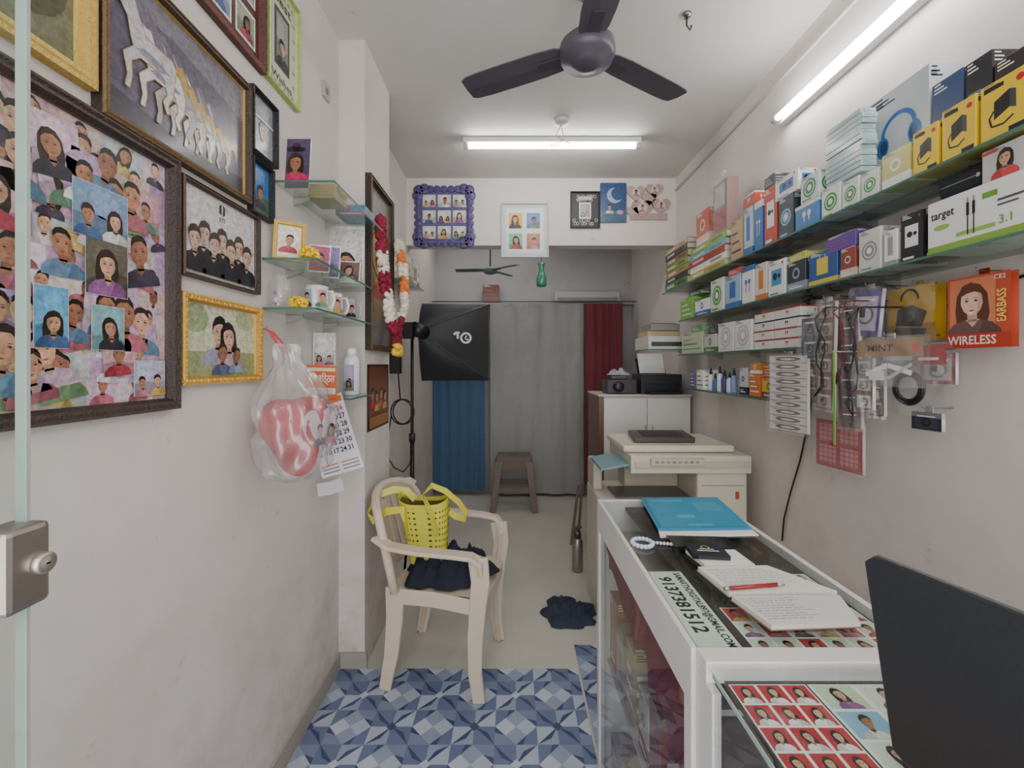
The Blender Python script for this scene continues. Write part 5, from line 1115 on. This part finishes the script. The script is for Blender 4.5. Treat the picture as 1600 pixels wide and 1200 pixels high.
b=MB(); b.add([(1.0,3.41,1.335),(1.20,3.41,1.335),(1.20,3.485,1.49),(1.0,3.485,1.49)],[[0,1,2,3]],C(236,236,239)); mk('paper_sheet',b,PRINT(),e)
b=MB(); b.box(.98,1.22,3.10,3.2,1.195,1.203,C(40,40,44)); mk('output_tray',b,PLAST(),e)
b=MB(); b.box(.70,.92,3.2,3.40,1.186,1.29,C(54,52,56)); b.lathe([(.035,0),(.04,-.03),(.03,-.05)],(.78,3.2,1.24),C(26,26,28),16,'Y'); b.box(.74,.86,3.24,3.34,1.29,1.32,C(70,68,70)); mk('camera_printer',b,PLAST(),label='dark photo equipment block beside the printer',cat='equipment',bevel=.008)
crumple('plastic_wrap','crumpled clear plastic wrap on the equipment','wrap',.80,3.30,1.321,.08,.06,.05,C(150,150,155),9,PLAST())
gshelf('small glass shelf holding a white printer on the wall',.94,1.319,3.0,3.40,1.50,'rear wall shelf',-1,2)
e=thing('laser_printer','small white laser printer standing on a glass shelf','printer',(1.08,3.2,1.51))
b=MB(); b.box(.95,1.22,3.03,3.36,1.509,1.60,C(208,204,198)); b.box(.97,1.20,3.025,3.03,1.53,1.56,C(60,60,62)); mk('printer_body',b,PLAST(),e,bevel=.015)
b=MB(); b.box(.96,1.19,3.08,3.33,1.601,1.64,C(186,170,126)); b.box(.98,1.18,3.06,3.30,1.641,1.69,C(140,136,132)); b.box(1.0,1.17,3.10,3.2,1.69,1.698,C(60,60,60)); mk('scanner_lid',b,PLAST(),e,bevel=.008)
# ------------------------------------------------------------ rear room
def curtain(label,x0,x1,z0,z1,y,col,folds,amp=.025,wr=.0):
    e=thing('curtain',label,'curtain',((x0+x1)/2,y,z0))
    def fn(u,v):
        k=noise.noise(Vector((u*5,v*.8,y*3)))
        fine=noise.noise(Vector((u*14,v*5,2)))+.6*noise.noise(Vector((u*26,v*14,5)))
        return (x0+u*(x1-x0)+.006*k,y+amp*(math.sin(u*folds*6.283+k*3.0)*(.55+.45*noise.noise(Vector((u*4,v*.5,7))))+k*1.0)*(1.1-.3*v)+wr*fine,z0+v*(z1-z0)+.008*k*(1-v))
    b=MB(); b.grid(fn,max(60,folds*14),40,col); mk('fabric_panel',b,FABRIC(),e)
YB=4.62
curtain('grey muslin studio backdrop curtain hanging in soft folds',xx(766,YB),xx(912,YB),.03,zz(475,YB),YB,C(158,158,156),4,.018,.010)
curtain('blue fabric curtain hanging beside the backdrop',-.845,xx(757,YB),.06,zz(480,YB),YB+.03,C(78,106,138),5,.014,.005)
curtain('maroon curtain hanging at the rear doorway',xx(914,4.5),xx(973,4.5),.15,zz(474,4.5),4.5,C(116,52,62),4,.016,.006)
b=MB(); b.tube([(-.845,4.58,2.065),(1.31,4.58,2.065)],.006,C(96,92,90),10); mk('curtain_rod',b,PLAST(),label='dark rod carrying the rear curtains',cat='rod')
boxat('cardboard_box','brown cardboard box on the rear ledge','box',xx(755,4.72),xx(780,4.72),4.68,4.79,2.075,2.26,C(124,80,68),C(136,100,86),'lines')
S('trim_ledge',-.85,1.32,4.68,4.8,2.05,2.07,WD)
e=thing('air_conditioner','long white wall unit above the rear curtain','appliance',(.8,4.7,2.08)); b=MB(); b.box(xx(866,4.7),xx(968,4.7),4.66,4.79,2.075,2.19,C(180,178,174)); mk('unit_housing',b,PLAST(),e,bevel=.012); b=MB()
for i in range(3): b.box(xx(870,4.7),xx(964,4.7),4.655,4.659,2.085+.014*i,2.092+.014*i,C(120,118,114))
mk('vent_louver',b,PLAST(),e)
# stool
sx,sy=xx(803,4.28),4.28
e=thing('plastic_stool','brown moulded plastic stool with splayed legs','stool',(sx,sy,0)); BR=C(116,98,92)
b=MB(); b.box(sx-.165,sx+.165,sy-.14,sy+.14,.47,.515,BR); b.box(sx-.05,sx+.05,sy-.012,sy+.012,.5151,.5156,BLACK); mk('seat',b,PLAST(),e,bevel=.015)
for a in (-1,1):
    for c in (-1,1):
        b=MB(); b.ribbon([(sx+a*.145,sy+c*.12,.47),(sx+a*.175,sy+c*.15,.2),(sx+a*.20,sy+c*.17,0.002)],.075,.03,BR,(1,0,0),w2=.055); mk('leg',b,PLAST(),e)
for c in (-1,1):
    b=MB(); b.box(sx-.17,sx+.17,sy+c*.152-.006,sy+c*.152+.006,.19,.235,BR); b.box(sx-.15,sx+.15,sy+c*.128-.006,sy+c*.128+.006,.40,.47,BR); mk('cross_bar',b,PLAST(),e)
# softbox
ap=Vector((-.66,3.06,1.64)); e=thing('studio_softbox','black studio softbox light on a tall stand','studio light',(-.70,3.1,0))
cxs,czs,ys=xx(712,3.30),zz(535,3.30),3.30; U=Vector((.99,.12,0)).normalized(); hw,hh=.25,.29; cc=Vector((cxs,ys,czs)); Z=Vector((0,0,1))
rim=[cc-U*hw-Z*hh,cc+U*hw-Z*hh,cc+U*hw+Z*hh,cc-U*hw+Z*hh]; br=[ap+(r-ap)*.14 for r in rim]
b=MB(); BK=C(42,43,47)
for i in range(4):
    j=(i+1)%4; b.grid(lambda u,v,i=i,j=j: (br[i]+(br[j]-br[i])*u)*(1-v)+(rim[i]+(rim[j]-rim[i])*u)*v+Vector((0,-.05*math.sin(v*3.14)*(.3+.7*math.sin(u*3.14)),0)),8,10,BK,sm=True)
fw=(U.cross(Z)); fw=fw if fw.y>0 else -fw
for i in range(4):
    j=(i+1)%4; b.poly([rim[i],rim[j],rim[j]+fw*.08,rim[i]+fw*.08],BK)
b.poly(br,BK); mk('fabric_shell',b,cm('nylon',.6,var=.15,scale=40),e)
b=MB(); 
for i in range(4): b.tube([br[i]+(rim[i]-br[i])*q+Vector((0,-.05*math.sin(q*3.14)*.3-.004,0)) for q in (0,.25,.5,.75,1)],.004,C(70,70,74),6)
mk('frame_rib',b,PLAST(),e)
sh=Sh(Vector((xx(723,3.05),3.05,zz(528,3.05))),U,UV,Vector((.2,-.98,0))); W_=C(216,216,218)
sh.ring(.022,0,.040,.014,W_,1,24,0,360); sh.ring(.030,0,.016,.008,W_,1,16,90,330); sh.line([(-.062,.022),(-.046,.038),(-.022,.034)],.015,W_,1); sh.line([(-.036,.034),(-.034,-.006)],.015,W_,1)
mk('logo_patch',sh,MATTE(),e)
b=MB(); b.add([rim[0]+fw*.075,rim[1]+fw*.075,rim[2]+fw*.075,rim[3]+fw*.075],[[0,1,2,3]],C(225,225,222)); mk('diffuser',b,FABRIC(),e)
b=MB(); b.tube([ap+Vector((-.02,-.06,.01)),ap+(cc-ap)*.16],.05,C(26,26,28),16); b.box(ap.x-.09,ap.x-.02,ap.y-.1,ap.y-.02,ap.z-.06,ap.z+.05,C(34,34,36)); mk('lamp_head',b,PLAST(),e)
b=MB(); b.tube([(-.70,3.05,.35),(-.70,3.05,1.60)],.011,C(24,24,26),10); b.tube([(-.70,3.05,.25),(-.70,3.05,.9)],.015,C(24,24,26),10); b.tube([(-.70,3.05,.86),(-.70,3.05,.92)],.022,C(40,40,42),10); mk('stand_pole',b,PLAST(),e)
for k in range(3):
    a={0:.3,1:2.2,2:-1.5}[k]; L=.2 if k!=1 else .13; b=MB(); b.tube([(-.70,3.05,.62),(-.70+L*math.cos(a),3.05+.3*math.sin(a),.008)],.008,C(24,24,26),8); mk('stand_leg',b,METAL(),e)
b=MB()
for q in (0,1): b.tube([(-.752+.012*q+.072*math.sin(t),2.96+.01*q,1.08+.085*math.cos(t)) for t in [i*.35 for i in range(18)]],.005,BLACK,6,True)
b.tube([(-.849,3.0,1.55),(-.79,2.96,1.5),(-.775,2.96,1.35),(-.76,2.96,1.165)],.005,BLACK,6); b.box(-.849,-.76,2.94,3.00,1.34,1.48,C(40,40,42)); b.box(-.849,-.80,2.94,3.02,1.50,1.56,C(60,60,60))
b.tube([(-.82,2.96,1.06),(-.845,2.96,.9),(-.84,2.96,.76),(-.80,2.96,.70),(-.74,2.96,.67),(-.70,2.98,.72),(-.69,3.02,.80)],.005,BLACK,6)
mk('coiled_cable',b,PLAST(),label='black coiled power cable and adapter hung on the wall',cat='cable')
x,y=.445,2.96; e=thing('steel_bottle','brushed steel water bottle standing on the floor','bottle',(x,y,0))
b=MB(); b.lathe([(.034,0),(.037,.005),(.037,.19),(.03,.215),(.022,.225)],(x,y,0),C(170,168,168),20); mk('bottle_body',b,METAL(),e)
b=MB(); b.lathe([(.024,.225),(.024,.262),(.02,.268),(0,.268)],(x,y,0),C(110,108,108),18); mk('bottle_cap',b,METAL(),e)
crumple('floor_cloth','crumpled dark navy cloth lying on the tiled floor','cloth',.33,2.45,.0,.16,.15,.05,C(52,60,78),2)
e=thing('folding_stand','thin dark wooden folding stand leaning by the cabinet','stand',(.52,3.5,0)); 
for (x0,x1,yy) in ((.46,.52,3.38),(.52,.56,3.44)):
    b=MB(); b.ribbon([(x0,yy,.004),(x1,yy+.02,.46)],.022,.012,C(124,104,94),(1,0,0)); mk('stand_leg',b,WOODF(),e)
b=MB(); b.ribbon([(.475,3.41,.10),(.54,3.43,.13)],.018,.04,C(124,104,94),(0,0,1)); mk('cross_bar',b,WOODF(),e)

# ------------------------------------------------------------ plastic chair
CH=C(212,197,178)
Mc=Matrix.Translation((-.302,2.045,0))@Matrix.Rotation(math.radians(-10),4,'Z')
e=thing('plastic_armchair','pale beige moulded plastic armchair with slatted back','chair',(-.302,2.045,0))
def part(name,fn,bevel=0,sub=0):
    b=MB(Mc); fn(b); mk(name,b,PLAST(),e,bevel=bevel,sub=sub)
def seatf(b):
    def top(u,v,o=0):
        x=-.20+.42*u; y=-.205+.41*v; dz=-.018*math.sin(u*3.14)*math.sin(v*3.14)-.03*max(0,u-.85)/.15*1.0
        return (x,y,.43+dz-o)
    b.grid(lambda u,v:top(u,v),14,12,CH); b.grid(lambda u,v:top(u,v,.012),14,12,CH)
    b.ribbon([(-.2,-.205,.405),(0,-.207,.407),(.21,-.205,.385)],.065,.008,CH,(0,0,1)); b.ribbon([(-.2,.205,.405),(0,.207,.407),(.21,.205,.385)],.065,.008,CH,(0,0,1)); b.ribbon([(.22,-.205,.38),(.225,0,.375),(.22,.205,.38)],.06,.008,CH,(0,0,1)); b.ribbon([(-.2,-.205,.41),(-.2,.205,.41)],.05,.008,CH,(0,0,1))
part('seat',seatf)
for sx_ in (-1,1):
    for sy_ in (-1,1):
        def lf(b):
            if sx_>0: pts=[(.200,sy_*.21,.60),(.212,sy_*.213,.5),(.200,sy_*.21,.40),(.188,sy_*.207,.25),(.188,sy_*.209,.12),(.206,sy_*.212,.003)]
            else: pts=[(-.17,sy_*.20,.44),(-.172,sy_*.20,.3),(-.185,sy_*.205,.15),(-.212,sy_*.21,.003)]
            b.ribbon(pts,.086,.02,CH,(1,0,0),w2=.052); b.ribbon([(p[0],p[1]+sy_*-.012,p[2]) for p in pts],.024,.022,K(CH,.9),(1,0,0),w2=.016)
        part('leg',lf,bevel=.003)
for sy_ in (-1,1):
    part('armrest',lambda b: b.ribbon([(-.245,sy_*.225,.66),(-.18,sy_*.245,.635),(-.05,sy_*.25,.625),(.10,sy_*.245,.62),(.18,sy_*.235,.612),(.215,sy_*.222,.585),(.218,sy_*.215,.54)],.066,.018,CH,(0,1,.0),w2=.06),bevel=.003)
def backf(b):
    def bp(t,h):
        return (-.20-.10*(h-.43)/.38-.06*(1-t*t)+.04, t*(.225-.015*(h-.43)/.38), h)
    rim=[bp(-1,.43),bp(-1,.55),bp(-1,.66),bp(-.98,.73),bp(-.88,.78),bp(-.6,.81),bp(-.3,.82),bp(0,.823),bp(.3,.82),bp(.6,.81),bp(.88,.78),bp(.98,.73),bp(1,.66),bp(1,.55),bp(1,.43)]
    b.tube(rim,.019,CH,10)
    b.ribbon([bp(t/10,.775 if abs(t)<9 else .755) for t in range(-9,10)],.085,.01,CH,(0,0,1))
    b.ribbon([bp(t/10,.50) for t in range(-10,11)],.07,.01,CH,(0,0,1))
    for k in range(-3,4): b.ribbon([bp(k*.27,.49),bp(k*.27,.62),bp(k*.26,.77)],.046,.008,CH,(0,1,0))
part('backrest',backf)
crumple('folded_jacket','dark navy jacket bundled on the chair seat','clothing',-.305,2.035,.432,.20,.18,.15,C(34,38,54),11,rot=-.2,n=60)
# yellow bag
bx,by,bz=-.385,2.02,.50
e=thing('woven_tote_bag','bright yellow woven plastic tote bag with small square holes','bag',(bx,by,bz)); YB_=C(210,202,70)
def bpt(t,v,o=0):
    a=t*2*math.pi; ca,sa=math.cos(a),math.sin(a); k=.70+.30*v
    rx=(.116*k-o); ry=(.062*k-o); q=.5
    return (bx+rx*math.copysign(abs(ca)**q,ca)-.02*v,by+ry*math.copysign(abs(sa)**q,sa),bz+.275*v+.016*v*v*math.cos(2*a))
b=MB(); nu,nv=30,10
for i in range(nu):
    t0=i/nu; t1=(i+.66)/nu; b.grid(lambda u,v,t0=t0,t1=t1: bpt(t0+(t1-t0)*u,v),1,10,jit(YB_,.08))
for j in range(nv+1):
    v0=j/nv; v1=v0+.064 if j<nv else 1.02
    if j in (0,nv): v0-=.03; v1+=.02
    b.grid(lambda u,v,v0=v0,v1=v1: bpt(u,v0+(v1-v0)*v,-.0012),72,1,YB_)
b.grid(lambda u,v: bpt(u*1,.02)if v>.5 else (bx,by,bz+.004),36,1,YB_); mk('lattice_body',b,PLAST(),e)
b=MB(); b.grid(lambda u,v: bpt(u,v*.97,.005),36,4,C(106,98,36)); mk('inner_surface',b,FABRIC(),e)  # darker yellow surface inside the lattice, colours the holes dark olive
b=MB(); b.ribbon([(-.47,1.98,.62),(-.475,1.945,.70),(-.49,1.94,.755),(-.56,1.945,.745),(-.625,1.955,.70),(-.655,1.98,.72),(-.63,2.03,.79),(-.56,2.06,.81),(-.50,2.07,.80),(-.46,2.07,.76)],.034,.003,YB_,(0,.4,1)); mk('handle',b,PLAST(),e)
b=MB(); b.ribbon([(-.33,1.945,.64),(-.37,1.94,.76),(-.40,1.945,.82),(-.36,1.95,.86),(-.30,1.965,.83),(-.24,1.975,.775),(-.205,1.985,.72),(-.21,2.0,.69),(-.26,2.01,.70),(-.29,2.02,.72)],.034,.003,YB_,(.1,.8,.5)); mk('handle',b,PLAST(),e)

# ------------------------------------------------------------ camera, light
cam=bpy.data.cameras.new('camera'); co=bpy.data.objects.new('camera',cam); link(co); co.location=(0,0,EYE); co.rotation_euler=(math.radians(90),0,0)
cam.sensor_width=36; cam.lens=F/1600*36; cam.shift_y=-30/1600; cam.clip_start=.02
bpy.context.scene.camera=co
wd=bpy.data.worlds.new('world'); bpy.context.scene.world=wd; wd.use_nodes=True; wd.node_tree.nodes['Background'].inputs[0].default_value=(.95,.97,1,1); wd.node_tree.nodes['Background'].inputs[1].default_value=1.9
def area(name,loc,rot,sx_,sy_,en,col):
    la=bpy.data.lights.new(name,'AREA'); la.shape='RECTANGLE'; la.size=sx_; la.size_y=sy_; la.energy=en; la.color=col
    lo=bpy.data.objects.new(name,la); link(lo); lo.location=loc; lo.rotation_euler=rot
area('shop_front_daylight',(.25,-.75,1.5),(math.radians(90),0,0),2.0,2.4,34,(1,.99,.98))
area('rear_room_fill',(-.2,4.15,2.85),(0,0,0),.9,.5,5.5,(1,.99,.97))  # unseen fill light added under the ceiling to brighten the rear room
